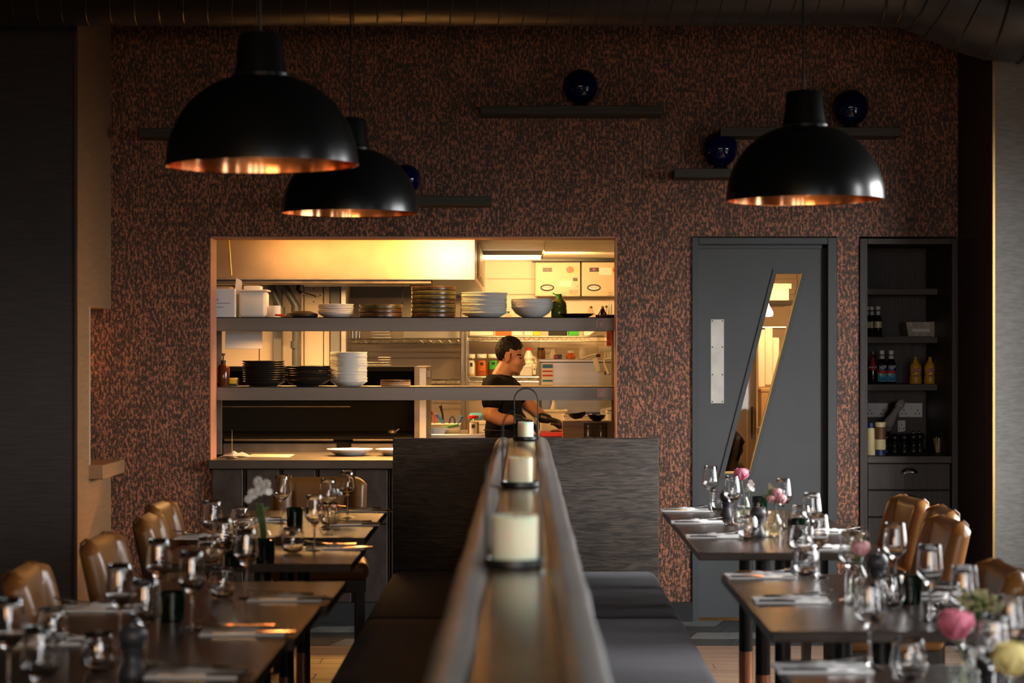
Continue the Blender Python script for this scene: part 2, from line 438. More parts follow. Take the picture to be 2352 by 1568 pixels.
M['navy'] = mat('navy_cap', (0.02, 0.035, 0.14), 0.4)
M['socket'] = mat('white_socket_plate', (0.62, 0.60, 0.58), 0.35)
M['brown_spice'] = mat('brown_spice', (0.16, 0.07, 0.025), 0.5)
M['clear_jar'] = thin_glass('clear_jar_plastic', (0.95, 0.9, 0.8), 0.06, 0.5, 0.1)
M['pine'] = wood('pine_box', (0.28, 0.14, 0.05), (0.40, 0.23, 0.10), (1.5, 20, 20), 0.5, 2.2, 4.0, 0.2)
M['led_red'] = mat('red_led', (0.5, 0.02, 0.05), 0.4, emit=(1.0, 0.08, 0.15), estr=2.0)
M['tube'] = mat('lit_tube', (1, 0.9, 0.7), 0.4, emit=(1.0, 0.74, 0.42), estr=4.5)
M['bulb'] = mat('lit_bulb', (1, 0.6, 0.2), 0.4, emit=(1.0, 0.36, 0.06), estr=3.0)
M['sack'] = mat('black_bin_sack', (0.015, 0.016, 0.018), 0.3, bump=1.0, bscale=9)
M['control'] = mat('cream_enamel', (0.52, 0.43, 0.30), 0.4)
M['towel'] = mat('white_tea_towel', (0.70, 0.70, 0.68), 0.85)

# ------------------------------------------------------------------ the setting
def struct(name, bm, m, **k):
    return ob(name, bm, m, kind='structure', **k)
def sbox(name, boxes, m, parent=None, bev=0.0):
    bm = nb()
    for b in boxes: box(bm, *b, bev)
    if parent: return ob(name, bm, m, parent)
    return struct(name, bm, m)
YW = 11.0
PX0, PX1 = -1.677, 0.498                 # pass opening
DX0, DX1 = X(1590, YW), X(1922, YW)      # door opening
NX0, NX1 = X(1973, YW), 2.319            # niche
ZT = 2.05
wall = sbox('wall_back', [(-4.2, PX0, YW, 11.2, 0, 3.6), (PX0, 2.6, YW, 11.2, ZT, 3.6), (PX1, DX0, YW, 11.2, 0, ZT),
                          (DX1, NX0, YW, 11.2, 0, ZT), (NX1, 2.6, YW, 11.2, 0, ZT), (PX0, PX1, YW, 11.2, 0, 0.80)], M['copper'])
# boarding under the pass
jx = [484, 564, 647, 730, 812, 895, 978]
for a, b in zip(jx, jx[1:]):
    ob('board', box(nb(), X(a, YW)+0.010, X(b, YW)-0.010, 10.965, YW, 0.10, 0.812, 0.004, 1), M['panel_wood'], wall)
    ob('bead', box(nb(), X(b, YW)-0.006, X(b, YW)+0.006, 10.975, YW, 0.10, 0.812, 0.004, 1), M['panel_wood'], wall)
sbox('trim_1', [(PX0, PX0+0.006, 10.998, 11.2, 0.86, ZT), (PX1-0.006, PX1, 10.998, 11.2, 0.86, ZT), (PX0, PX1, 10.998, 11.2, ZT-0.008, ZT)], M['jamb'])
sbox('baseboard_back', [(PX0, 0.9, 10.955, 10.965, 0, 0.10), (-2.2, PX0, 10.985, YW, 0, 0.10), (DX1, NX0, 10.985, YW, 0, 0.10), (PX1, DX0, 10.985, YW, 0, 0.10)], M['black_paint'])
# nib wall with the hatch, and the pier in front of the side room
XL = -2.205
wl = sbox('wall_left', [(XL-0.12, XL, 10.17, 10.45, 0, 3.6), (XL-0.12, XL, 10.45, YW, 1.663, 3.6), (XL-0.12, XL, 10.45, YW, 0, 0.79)], M['tan_cloth'])
ob('edge_strip', box(nb(), XL-0.010, XL+0.002, 10.150, 10.168, 0, 3.6), mat('dark_edge_strip', (0.06, 0.035, 0.018), 0.5), wl)
ob('reveal_strip', box(nb(), XL-0.125, XL+0.004, 10.445, 10.462, 0.79, 1.665), mat('cream_reveal', (0.62, 0.47, 0.30), 0.5), wl)
ob('sill', box(nb(), XL-0.18, XL+0.075, 10.44, 10.995, 0.79, 0.862, 0.004, 1), M['tan_cloth'], wl)
sbox('wall_left_front', [(-4.2, XL, 10.155, 10.17, 0, 3.6)], M['dark_cloth'])
wr = sbox('wall_right_front', [(2.3195, 4.0, 10.2, YW, 0, 3.6)], mat('dark_brown_paint', (0.022, 0.010, 0.008), 0.7))
ob('wall_covering', box(nb(), 2.332, 4.0, 10.185, 10.2, 0, 3.6), M['grasscloth'], wr)
ob('edge_strip', box(nb(), 2.3185, 2.331, 10.182, 10.2, 0, 3.6), M['brass_edge'], wr)
# room shell out of view
wb = [(3.0, 3.15, -1.5, 10.2, 0, WZ0), (3.0, 3.15, -1.5, 10.2, WZ1, 3.6)]
ys = [-1.5] + [v for p in WINS for v in p] + [10.2]
for a, b in zip(ys[::2], ys[1::2]): wb.append((3.0, 3.15, a, b, WZ0, WZ1))
sbox('wall_right', wb, M['room_wall'])
for i, (a, b) in enumerate(WINS):
    m_ = (a+b)/2
    sbox('window_%d' % (i+1), [(3.03, 3.08, a, a+0.04, WZ0, WZ1), (3.03, 3.08, b-0.04, b, WZ0, WZ1), (3.03, 3.08, a, b, WZ0, WZ0+0.05), (3.03, 3.08, a, b, WZ1-0.05, WZ1)] + ([(3.03, 3.08, m_-0.03, m_+0.03, WZ0, WZ1), (3.03, 3.08, m_-0.42, m_-0.38, WZ0, WZ1), (3.03, 3.08, m_+0.38, m_+0.42, WZ0, WZ1)] if b-a > 1 else []), M['black_paint'])
rb = [(-4.3, 3.9, -1.6, -1.5, 0, WZ0), (-4.3, 3.9, -1.6, -1.5, WZ1, 3.6)]
xs_ = [-4.3] + [v for p in sorted(RWINS) for v in p] + [3.9]
for a, b in zip(xs_[::2], xs_[1::2]): rb.append((a, b, -1.6, -1.5, WZ0, WZ1))
sbox('wall_rear', rb, M['room_wall'])
for i, (a, b) in enumerate(RWINS):
    m_ = (a+b)/2
    sbox('window_%d' % (i+5), [(a, a+0.015, -1.57, -1.53, WZ0, WZ1), (b-0.015, b, -1.57, -1.53, WZ0, WZ1)], M['black_paint'])
sbox('wall_side', [(-4.3, -4.2, -1.5, 11, 0, 3.6)], M['room_wall'])
sbox('ceiling', [(-4.3, 3.9, -1.6, 11, 3.6, 3.7)], M['black_paint'])
# floors
fl = sbox('floor', [(-4.3, 4.0, -1.6, 16.0, -0.06, -0.012)], M['tile_dark'])
y = 3.4; k = 0
while y < 10.0:
    y2 = min(y+0.149, 10.075)
    x = -3.6 - rnd.random()*1.2
    while x < 3.6:
        x2 = x + 1.6 + rnd.random()*0.8
        me_ = mesh('plank', box(nb(), x+0.001, x2-0.001, y+0.0012, y2-0.0012, -0.012, 0.0, 0.0015, 1), M['floor_board'])
        put('plank', me_, fl)
        x = x2
    y += 0.149
r_ = 0
for j in range(4):
    yy = 10.085 + j*0.232
    for i in range(26):
        xx = -2.2 + i*0.178
        pale = (i*3 + j*5) % 7 in (0, 3)
        bm = prism(nb(), [(xx+0.002, yy+0.002), (xx+0.176, yy+0.002), (xx+0.176+0.06, yy+0.230), (xx+0.062, yy+0.230)], -0.012, 0.0, 'Z')
        ob('tile', bm, M['tile_pale'] if pale else M['tile_dark'], fl)
# ------------------------------------------------------------------ kitchen shell
sbox('wall_kitchen_side', [(-3.3, -3.2, 11.2, 15.8, 0, 2.3), (3.3, 3.4, 11.2, 15.8, 0, 2.3)], M['kitchen_white'])
kb = sbox('wall_kitchen_back', [(-3.3, 3.4, 15.82, 15.95, 0, 2.3)], M['kitchen_white'])
for a, b in zip([-3.2, -1.35, -0.45, 0.12, 1.1, 2.1], [-1.355, -0.455, 0.115, 1.095, 2.095, 3.3]):
    for z0, z1 in ((0.05, 1.86), (1.865, 1.98), (1.985, 2.12)):
        ob('panel', box(nb(), a, b, 15.80, 15.82, z0, z1, 0.002, 1), M['kitchen_white'], kb)
kc = sbox('ceiling_kitchen', [(-3.3, 3.4, 11.2, 15.95, 2.15, 2.25)], M['kitchen_white'])
yy = [11.2, 11.9, 12.65, 13.4, 14.15, 14.9, 15.8]
for a, b in zip(yy, yy[1:]):
    for c, d in zip([-3.2, -1.4, 0.14, 1.7], [-1.4, 0.14, 1.7, 3.3]):
        ob('panel', box(nb(), c+0.004, d-0.004, a+0.006, b-0.006, 2.135, 2.15, 0.003, 1), M['kitchen_white'], kc)
# partition of upright panels at the back of the cooking line
kp = sbox('wall_kitchen_partition', [(-3.2, -1.32, 14.05, 15.8, 0, 2.13)], M['kitchen_white'])
for a, b, m_ in ((497, 594, 'kitchen_white'), (596, 628, 'kitchen_white'), (691, 697, 'kitchen_white'), (699, 742, 'kitchen_white'), (744, 757, 'kitchen_white')):
    ob('panel', box(nb(), X(a, 14), X(b, 14), 14.0, 14.05, 0.05, 2.1, 0.003, 1), M[m_], kp)
ob('upright', box(nb(), X(629, 14), X(648, 14), 13.95, 14.05, 0.05, 2.1, 0.003, 1), M['kitchen_grey'], kp)
ob('upright', box(nb(), X(760, 14), X(783, 14), 13.96, 14.05, 0.05, 2.1, 0.003, 1), M['kitchen_grey'], kp)
ob('upright', box(nb(), X(785, 14), X(797, 14), 13.93, 14.05, 0.05, 2.1, 0.003, 1), M['steel'], kp)
ob('cover_disc', cyl(nb(), (X(721, 14), 13.99, Z(678, 14)), 0.062, 0.012, 28, 'Y'), M['kitchen_white'], kp)
for a, b in ((0, 0.044), (0, -0.044), (0.044, 0), (-0.044, 0)):
    ob('screw', cyl(nb(), (X(721, 14)+a, 13.985, Z(678, 14)+b), 0.005, 0.006, 8, 'Y'), M['ink'], kp)
# ------------------------------------------------------------------ door
dr = struct('door_1', box(nb(), DX0, DX0+0.032, 10.985, 11.19, 0, ZT-0.005), M['door_trim'])
ob('door_frame', box(nb(), DX1-0.050, DX1, 10.985, 11.19, 0, ZT-0.005, 0.003, 1), M['door_trim'], dr)
ob('door_frame', box(nb(), DX0+0.032, DX1-0.050, 10.985, 11.19, ZT-0.042, ZT-0.005, 0.003, 1), M['door_trim'], dr)
ob('door_stop', box(nb(), DX0+0.032, DX1-0.050, 11.03, 11.19, ZT-0.062, ZT-0.042), M['door_trim'], dr)
ob('door_stop', box(nb(), DX1-0.074, DX1-0.050, 11.03, 11.19, 0, ZT-0.042), M['black_paint'], dr)
YD = 11.04
a0, a1 = DX0+0.033, DX1-0.075
zt, zb = ZT-0.063, 0.012
TL, TR, BR, BL = [(X(a, YD), Z(b, YD)) for a, b in ((1778, 620), (1849, 620), (1727, 1095), (1656, 1095))]
bm = nb()
for poly in ([(a0, TL[1]), (a1, TL[1]), (a1, zt), (a0, zt)], [(a0, zb), (a1, zb), (a1, BL[1]), (a0, BL[1])],
             [(a0, BL[1]), BL, TL, (a0, TL[1])], [BR, (a1, BR[1]), (a1, TR[1]), TR]):
    prism(bm, poly, YD, YD+0.045)
ob('door_leaf', bm, M['door_grey'], dr)
IT = [(X(a, YD), Z(b, YD)) for a, b in ((1783, 628), (1843, 628), (1722, 1087), (1664, 1087))]
OT = [(TL[0]-0.004, TL[1]+0.006), (TR[0]+0.012, TR[1]+0.006), (BR[0]+0.004, BR[1]-0.006), (BL[0]-0.012, BL[1]-0.006)]
for i in range(4):
    j = (i+1) % 4
    ob('pane_bead', prism(nb(), [OT[i], OT[j], IT[j], IT[i]], YD-0.010, YD+0.050), M['door_trim'], dr)
ob('bead_edge', prism(nb(), [IT[1], IT[2], (IT[2][0]-0.006, IT[2][1]), (IT[1][0]-0.006, IT[1][1])], YD+0.002, YD+0.048), M['brass_edge'], dr)
ob('bead_edge', prism(nb(), [IT[2], IT[3], (IT[3][0]+0.001, IT[3][1]+0.009), (IT[2][0], IT[2][1]+0.009)], YD+0.002, YD+0.048), M['brass_edge'], dr)
ob('pane', prism(nb(), IT, YD+0.020, YD+0.024), M['pane'], dr)
pp = ob('push_plate', box(nb(), X(1632, YD), X(1663, YD), YD-0.003, YD, Z(926, YD), Z(733, YD), 0.002, 1), M['plate_metal'], dr)
for a in (1636, 1659):
    for b in (737, 797, 860, 922):
        ob('screw', cyl(nb(), (X(a, YD), YD-0.0045, Z(b, YD)), 0.004, 0.003, 10, 'Y'), M['ink'], pp)
# ------------------------------------------------------------------ ceiling duct
dt = thing('ventilation_duct', 'large round black spiral duct running under the ceiling above the copper wall', 'duct', (0, 9.6, 3.21))
Rd = 0.25
path = [(-4.15, 0), (1.62, 0), (1.72, -0.005)]
for i in range(1, 8):
    t = i/8; path.append((1.72+0.55*t, -0.17*(3*t*t-2*t**3)))
path += [(2.27, -0.172), (2.4, -0.172), (3.7, -0.172)]
ob('duct_tube', tube(nb(), [(x, 0, z) for x, z in path], Rd, 40), M['duct'], dt)
for i in range(44):
    x = -3.2 + i*0.112
    if x > 1.60: break
    pts = [(x + 0.055*math.sin(a), (Rd+0.002)*math.cos(a), (Rd+0.002)*math.sin(a)) for a in [2*PI*k/28 for k in range(28)]]
    ob('spiral_seam', tube(nb(), pts, 0.0035, 5, True), M['duct'], dt)
for x, z, tl in ((1.66, 0, 0.0), (1.78, -0.008, 0.2), (1.90, -0.045, 0.42), (1.99, -0.085, 0.5), (2.10, -0.125, 0.42), (2.21, -0.162, 0.22), (2.31, -0.172, 0.0), (2.44, -0.172, 0.05), (2.62, -0.172, 0.05)):
    pts = [(x + (Rd+0.003)*math.sin(a)*math.sin(tl), (Rd+0.003)*math.cos(a), z+(Rd+0.003)*math.sin(a)*math.cos(tl)) for a in [2*PI*k/28 for k in range(28)]]
    ob('joint_ring', tube(nb(), pts, 0.006, 5, True), M['duct'], dt)
for x in (-1.9, 0.9):
    ob('hanger_rod', cyl(nb(), (x, 0, Rd), 0.006, 0.139, 8), M['black_iron'], dt)

# ------------------------------------------------------------------ oak end screen, bench
ES = thing('end_screen', 'dark oak panel screen closing the end of the benches below the pass', 'screen', (0, 9.33, 0))
ob('screen_board', box(nb(), X(902, 9.31), X(1513, 9.31), -0.02, 0.02, 0, Z(1006, 9.31), 0.004, 2), M['oak'], ES)
bq = thing('bench', 'double-sided grey upholstered bench with a polished wooden ledge along its back', 'bench', (0, 0, 0))
for s in (-1, 1):
    ob('plinth', box(nb(), s*0.13, s*0.54, 1.6, 9.28, 0.0, 0.32), M['black_paint'], bq)
    for a, b in ((1.6, 3.05), (3.06, 4.55), (4.56, 6.12), (6.13, 7.69), (7.70, 9.295)):
        bm = nb(); xs = sorted((s*0.11, s*0.600))
        box(bm, xs[0], xs[1], a, b, 0.30, 0.452, 0.045, 4)
        ob('seat_cushion', bm, M['seat_cloth'], bq)
        bm = nb(); xs = sorted((s*0.075-0.008, s*0.128-0.008))
        box(bm, xs[0], xs[1], a, b, 0.44, 0.985, 0.018, 3)
        ob('back_cushion', bm, M['seat_cloth'], bq)
    # hide roll along the top edge, slightly uneven
    pts, rr = [], []
    n = 60
    for i in range(n):
        y = 1.6 + (9.29-1.6)*i/(n-1)
        pts.append((s*0.086-0.008 + 0.004*noise.noise((y*1.9, s, 0)), y, 1.018 + 0.004*noise.noise((y*2.3, s, 4))))
        rr.append(0.037 + 0.003*noise.noise((y*2.9, s*3, 1)))
    ob('top_roll', tube(nb(), pts, rr, 16), M['roll_leather'], bq, ang=60)
ob('core', box(nb(), -0.075, 0.06, 1.6, 9.28, 0.05, 1.03), M['black_paint'], bq)
ob('ledge', box(nb(), -0.066, 0.052, 1.6, 9.288, 1.03, 1.048, 0.003, 1), M['ledge'], bq)
# ------------------------------------------------------------------ candle lanterns
def lantern(y, x, lab, rz):
    t = thing('candle_lantern', lab, 'lantern', (x, y, 1.048), rz, 'black wire candle lanterns on the ledge')
    ob('tray', lathe(nb(), [(0, 0.0), (0.050, 0.0), (0.058, 0.004), (0.058, 0.017), (0.052, 0.017), (0.049, 0.006), (0, 0.006)], 40), M['black_iron'], t)
    pts = [(-0.052, 0, 0.010), (-0.052, 0, 0.10), (-0.052, 0, 0.178)]
    for i in range(1, 12):
        a = PI - PI*i/12; pts.append((0.052*math.cos(a), 0, 0.178+0.052*math.sin(a)))
    pts += [(0.052, 0, 0.178), (0.052, 0, 0.10), (0.052, 0, 0.010)]
    ob('arch_wire', tube(nb(), pts, 0.0029, 8), M['black_iron'], t)
def candle(y, x, r, h, lab):
    pr = [(0, 0), (r*0.97, 0), (r, 0.003), (r, h-0.004), (r*0.95, h), (r*0.80, h-0.003), (r*0.3, h-0.008), (0, h-0.009)]
    t = thing('candle', lab, 'candle', (x, y, 1.0545), 0, 'cream pillar candles on the ledge')
    ob('wax_body', lathe(nb(), pr, 36), M['wax'], t)
    ob('wick', tube(nb(), [(0, 0, h-0.010), (0.001, 0, h-0.002), (0.003, 0, h+0.004)], 0.0012, 6), M['ink'], t)
lantern(9.26*0.985, 0.010, 'black wire lantern at the kitchen end of the bench ledge', 0)
candle(9.26*0.985, 0.008, 0.0355, 0.075, 'small cream candle in the lantern at the kitchen end of the ledge')
lantern(6.07, -0.0115, 'black wire lantern standing in the middle of the bench ledge', 0.25)
candle(6.07, -0.0105, 0.0365, 0.081, 'cream candle in the lantern in the middle of the ledge')
lantern(3.87, -0.0185, 'black wire lantern at the camera end of the bench ledge', 0.1)
candle(3.87, -0.0175, 0.0437, 0.090, 'thick cream candle in the lantern at the camera end of the ledge')
# ------------------------------------------------------------------ tables
def table(x0, x1, y0, y1, lab, grp):
    cx, cy_ = (x0+x1)/2, (y0+y1)/2
    t = thing('table', lab, 'table', (cx, cy_, 0), 0, grp)
    hx, hy = (x1-x0)/2, (y1-y0)/2
    ob('table_top', box(nb(), -hx, hx, -hy, hy, 0.722, 0.75, 0.002, 1), M['table'], t)
    ob('column', cyl(nb(), (0, 0, 0.18), 0.029, 0.53, 24), M['black_iron'], t)
    ob('copper_sleeve', cyl(nb(), (0, 0, 0.016), 0.030, 0.166, 24), M['copper_base'], t)
    ob('base_disc', lathe(nb(), [(0, 0), (0.21, 0), (0.212, 0.004), (0.20, 0.010), (0.03, 0.016), (0, 0.016)], 40), M['copper_base'], t)
    ob('top_plate', box(nb(), -0.16, 0.16, -0.16, 0.16, 0.708, 0.722), M['black_iron'], t)
    return t
RT = [(8.36, 8.98), (7.743, 8.358), (7.125, 7.741), (5.80, 6.45), (5.14, 5.798), (3.96, 4.61), (3.28, 3.958)]
LT = [(8.32, 8.96), (7.685, 8.318), (6.75, 7.36), (5.66, 6.24), (5.0, 5.658), (4.34, 4.998), (3.68, 4.338)]
RXL = [0.605, 0.605, 0.605, 0.618, 0.618, 0.57, 0.57]
LXR = [-0.595, -0.592, -0.565, -0.54, -0.558, -0.575, -0.585]
for i, (a, b) in enumerate(RT):
    table(RXL[i], RXL[i]+0.66, a, b, '%s dark table from the kitchen in the row facing the grey door' % ORD[i], 'dark pedestal tables of the door-side row')
for i, (a, b) in enumerate(LT):
    table(LXR[i]-0.66, LXR[i], a, b, '%s dark table from the kitchen in the row facing the pass' % ORD[i], 'dark pedestal tables of the pass-side row')
# ------------------------------------------------------------------ chairs
def back_pad(bm, w, h, t, nx=32, nz=14):
    """soft upright back: centre panel, a groove on each side and two side bolsters that come forward"""
    F_, B_ = {}, {}
    for i in range(nx+1):
        for j in range(nz+1):
            u = -1+2*i/nx; v = j/nz
            au = abs(u)
            ex = 1 - max(0, (au-0.84)/0.16)**2.2                 # rounded at the sides
            ez = 1 - max(0, (abs(2*v-1)-0.86)/0.14)**2.2         # and at top and bottom
            e = max(0.0, min(ex, ez))**0.5
            gr = math.exp(-((au-0.58)/0.030)**2)
            wing = max(0, (au-0.58)/0.42)
            drop = (max(0, au-0.72)/0.28)**2 * (max(0, v-0.78)/0.22) * 0.040
            rise = (max(0, au-0.80)/0.20)**2 * (max(0, 0.15-v)/0.15) * 0.020
            y = u*w/2*(1+0.03*v); z = v*h - drop + rise
            bow = 0.018*u*u
            puff = 0.010*math.sin(PI*min(1, max(0, (0.58-au)/0.58)+0.0)*0.5) if au < 0.58 else 0.020*max(0.0, math.sin(PI*min(1.0, wing)))**0.7
            xf = bow + e*(t/2 + (puff - 0.012*gr)*(1-v**6))
            xb = bow - e*t/2
            F_[i, j] = bm.verts.new((xf, y, z))
            B_[i, j] = bm.verts.new((xb, y, z)) if (0 < i < nx and 0 < j < nz) else F_[i, j]
    for i in range(nx):
        for j in range(nz):
            bm.faces.new((F_[i, j], F_[i+1, j], F_[i+1, j+1], F_[i, j+1]))
            q2 = []
            for v_ in (B_[i, j], B_[i, j+1], B_[i+1, j+1], B_[i+1, j]):
                if v_ not in q2: q2.append(v_)
            if len(q2) > 2 and not (len(q2) == 4 and all(v_ in (F_[i, j], F_[i+1, j], F_[i+1, j+1], F_[i, j+1]) for v_ in q2)):
                try: bm.faces.new(q2)
                except ValueError: pass
    return bm
def make_chair(lab, grp):
    t = thing('dining_chair', lab, 'chair', (0, 0, 0), 0, grp)
    tilt = (0, -R(12), 0); o_ = (-0.235, 0, 0.555); h_ = 0.300; w_ = 0.44
    ob('backrest', back_pad(nb(), w_, h_, 0.056), M['leather'], t, o_, tilt, ang=70)
    for s in (-1, 1):
        y_ = s*w_/2*0.58
        pts = [(0.026, y_, 0.02), (0.024, y_, 0.10), (0.024, y_, 0.2), (0.024, y_*1.02, h_-0.028), (0.016, y_*1.03, h_-0.008), (0.0, y_*1.03, h_+0.002), (-0.018, y_*1.02, h_-0.008), (-0.026, y_, h_-0.04), (-0.026, y_, 0.03)]
        ob('piping', tube(nb(), pts, 0.0042, 6), M['leather_d'], t, o_, tilt)
    ob('seat', box(nb(), -0.21, 0.14, -0.225, 0.225, 0.405, 0.485, 0.03, 4), M['leather'], t, ang=50)
    ob('seat_rail', box(nb(), -0.20, 0.125, -0.21, 0.21, 0.35, 0.41, 0.004, 1), M['chair_leg'], t)
    for sy in (1, -1):
        ob('leg', prism(nb(), [(0.125, 0.36), (0.085, 0.36), (0.098, 0.0), (0.123, 0.0)], sy*0.165, sy*0.205), M['chair_leg'], t)
    for sy in (1, -1):
        bm = nb(); prism(bm, [(-0.262, 0.62), (-0.226, 0.62), (-0.178, 0.42), (-0.178, 0.30), (-0.225, 0.0), (-0.255, 0.0), (-0.212, 0.33), (-0.212, 0.42)], sy*0.165, sy*0.205)
        ob('leg', bm, M['chair_leg'], t)
    return t
CR = [(8.35, 1.295, 'first'), (7.85, 1.32, 'second'), (7.33, 1.235, 'third'), (5.80, 1.07, 'fourth'), (5.15, 1.12, 'fifth')]
CL = [(8.10, -1.15, 'first'), (7.52, -1.09, 'second'), (6.66, -1.09, 'third'), (5.75, -1.11, 'fourth'), (4.95, -1.15, 'fifth')]
c0 = None
for i, (y, x, o_) in enumerate(CL):
    lab = 'tan leather dining chair, %s from the kitchen beside the pass-side tables' % o_
    if c0 is None:
        c0 = make_chair(lab, 'tan leather chairs around the tables'); c0.location = (x, y, 0)
    else:
        dup(c0, (x, y, 0), R(rnd.uniform(-4, 4)), lab)
for i, (y, x, o_) in enumerate(CR):
    dup(c0, (x, y, 0), PI + R([6, -2, 4, 0, 3, 0][i]), 'tan leather dining chair, %s from the kitchen beside the door-side tables' % o_)
dup(c0, (X(742, 9.6), 9.42, 0), -PI/2 + R(6), 'tan leather dining chair with its back to the boarding under the pass')
# ------------------------------------------------------------------ pendant lamps
def pendant(px, py, Y, lab, tilt):
    x, y, z = pt(px, py, Y)
    t = thing('pendant_lamp', lab, 'lamp', (x, y, z), 0, 'black dome pendant lamps with copper linings')
    t.rotation_euler = (tilt[0], tilt[1], 0)
    r0 = 0.275
    out, inn = [], []
    for i in range(15):
        a = PI/2*i/14*0.83
        out.append((r0*math.cos(a)**0.92, 0.262*math.sin(a)))
    rn, zn = out[-1]
    inn = [(r*0.985, zz*0.985-0.001) for r, zz in out]
    ob('shade', lathe(nb(), [(r0, -0.004)] + out + [(0.082, zn+0.006), (0.076, zn+0.010)], 64), M['lamp_black'], t, ang=50)
    ob('copper_lining', lathe(nb(), [(r0, -0.004)] + inn + [(0, zn*0.985+0.002)], 64), M['copper_metal'], t, ang=50)
    ob('neck', lathe(nb(), [(0.079, zn), (0.072, zn+0.03), (0.062, zn+0.113), (0.058, zn+0.123), (0.03, zn+0.128), (0, zn+0.129)], 40), M['lamp_black'], t, ang=50)
    ob('bulb', lathe(nb(), [(0, 0.085), (0.018, 0.090), (0.030, 0.108), (0.030, 0.125), (0.018, 0.155), (0.014, 0.19), (0, 0.19)], 20), M['bulb'], t)
    L_ = 3.598 - z - (zn+0.127)
    ob('cord', cyl(nb(), (0, 0, zn+0.127), 0.0035, L_, 8), M['black_plastic'], t)
    point('lamp_bulb_light', (x, y, z+0.06), 2.2, TUNG, 0.03)
pendant(603, 378, 5.93, 'large black dome lamp hanging above the pass-side tables at the camera end', (0, R(-1.0)))
pendant(805, 488, 8.28, 'black dome lamp hanging behind another above the pass-side tables', (0, 0))
pendant(1849, 458, 7.19, 'black dome lamp hanging above the door-side tables', (0, R(-0.6)))
# ------------------------------------------------------------------ wall shelves and orbs
def wshelf(x0, x1, ytop, lab):
    t = thing('wall_shelf', lab, 'shelf', (0, 0, 0), 0, 'oak display shelves on the copper wall')
    z1 = Z(ytop, 10.8); 
    ob('shelf_board', box(nb(), X(x0, 10.8), X(x1, 10.8), 10.8, YW, z1-0.046, z1, 0.002, 1), M['shelf_oak'], t)
    return z1
def orb(px, r, z, lab):
    t = thing('glass_orb', lab, 'ornament', (X(px, 10.9), 10.9, z), 0, 'cobalt blue orbs on the wall shelves')
    ob('orb_ball', ball(nb(), (0, 0, 0.018+r), r, 40, 24), M['cobalt'], t, ang=80)
    ob('stand', lathe(nb(), [(0, 0), (0.045, 0), (0.045, 0.006), (0.034, 0.022), (0.030, 0.022), (0, 0.012)], 28), M['black_gloss'], t)
z = wshelf(1103, 1523, 242, 'long oak shelf carrying a blue orb high up on the copper wall'); orb(1333, 0.093, z, 'blue glass orb on the long shelf high up in the middle')
z = wshelf(710, 1128, 450, 'oak shelf behind the paired lamps above the pass'); orb(932, 0.079, z, 'blue glass orb half hidden behind a lamp above the pass')
z = wshelf(1549, 1968, 387, 'oak shelf above the grey door behind the single lamp'); orb(1654, 0.094, z, 'blue glass orb on the shelf above the grey door')
z = wshelf(1655, 2070, 292, 'upper oak shelf behind the single lamp, near the black duct bend'); orb(1953, 0.096, z, 'blue glass orb beside the neck of the single lamp')
wshelf(318, 740, 294, 'shadowed oak shelf behind the largest lamp')

# ------------------------------------------------------------------ tableware
TZ = 0.75
def make_wine():
    t = thing('wine_glass', 'x', 'glass', (0, 0, 0), 0, 'stemmed wine glasses on the tables')
    bowl = [(0.0035, 0.086), (0.012, 0.094), (0.0255, 0.107), (0.0335, 0.117), (0.0355, 0.124), (0.0350, 0.134), (0.0325, 0.155), (0.0295, 0.178), (0.0275, 0.195), (0.0270, 0.1957), (0.0264, 0.195), (0.0284, 0.178), (0.0314, 0.155), (0.0338, 0.134), (0.0343, 0.124), (0.0322, 0.118), (0.0240, 0.1085), (0.0110, 0.0985), (0, 0.0965)]
    ob('bowl', lathe(nb(), [(0, 0.0858)] + bowl, 36), M['solid_stem'], t, ang=80)
    st = [(0, 0.0075), (0.0075, 0.0078), (0.0045, 0.014), (0.0034, 0.03), (0.0034, 0.070), (0.0036, 0.0855), (0.0, 0.0856)]
    ob('stem', lathe(nb(), st, 24), M['solid_stem'], t, ang=50)
    ob('foot', lathe(nb(), [(0, 0), (0.033, 0), (0.0335, 0.0012), (0.026, 0.003), (0.010, 0.0065), (0.0, 0.0075)], 28), M['stem_glass'], t, ang=50)
    return t
def make_tumbler():
    t = thing('tumbler', 'x', 'glass', (0, 0, 0), 0, 'stemless tumblers on the tables')
    pr = [(0.020, 0.004), (0.029, 0.008), (0.037, 0.022), (0.0395, 0.036), (0.0375, 0.055), (0.0325, 0.078), (0.0305, 0.088), (0.0298, 0.0885), (0.0292, 0.087), (0.0313, 0.078), (0.0362, 0.055), (0.0382, 0.036), (0.0358, 0.022), (0.027, 0.0105), (0, 0.0085)]
    ob('bowl', lathe(nb(), [(0, 0.0042)] + pr, 36), M['solid_stem'], t, ang=80)
    ob('glass_base', lathe(nb(), [(0, 0), (0.019, 0), (0.028, 0.003), (0.033, 0.012), (0.029, 0.0105), (0.018, 0.006), (0, 0.005)], 28), M['stem_glass'], t, ang=50)
    return t
def row(px): return 'door-side' if px > 1203 else 'pass-side'
used_pos = []
def lay(maker, lst, what, sc_=1.0):
    """lst of (x, Y); each labelled by its order from the kitchen in its row"""
    first = None
    for side in (-1, 1):
        sub = sorted([p for p in lst if (p[0] > 0) == (side > 0)], key=lambda p: -p[1])
        rn = 'door-side' if side > 0 else 'pass-side'
        for k, (x, y) in enumerate(sub):
            lab = '%s, %s from the kitchen along the %s tables' % (what, ORD[k], rn)
            if first is None:
                first = maker(); first['label'] = lab; first.location = (x, y, TZ); first.rotation_euler = (0, 0, rnd.random()*6)
            else:
                dup(first, (x, y, TZ), rnd.random()*6, lab)
WG = [(.433*1.0+.43, 8.93)]
def gp(px, Y): return (X(px, Y), Y)
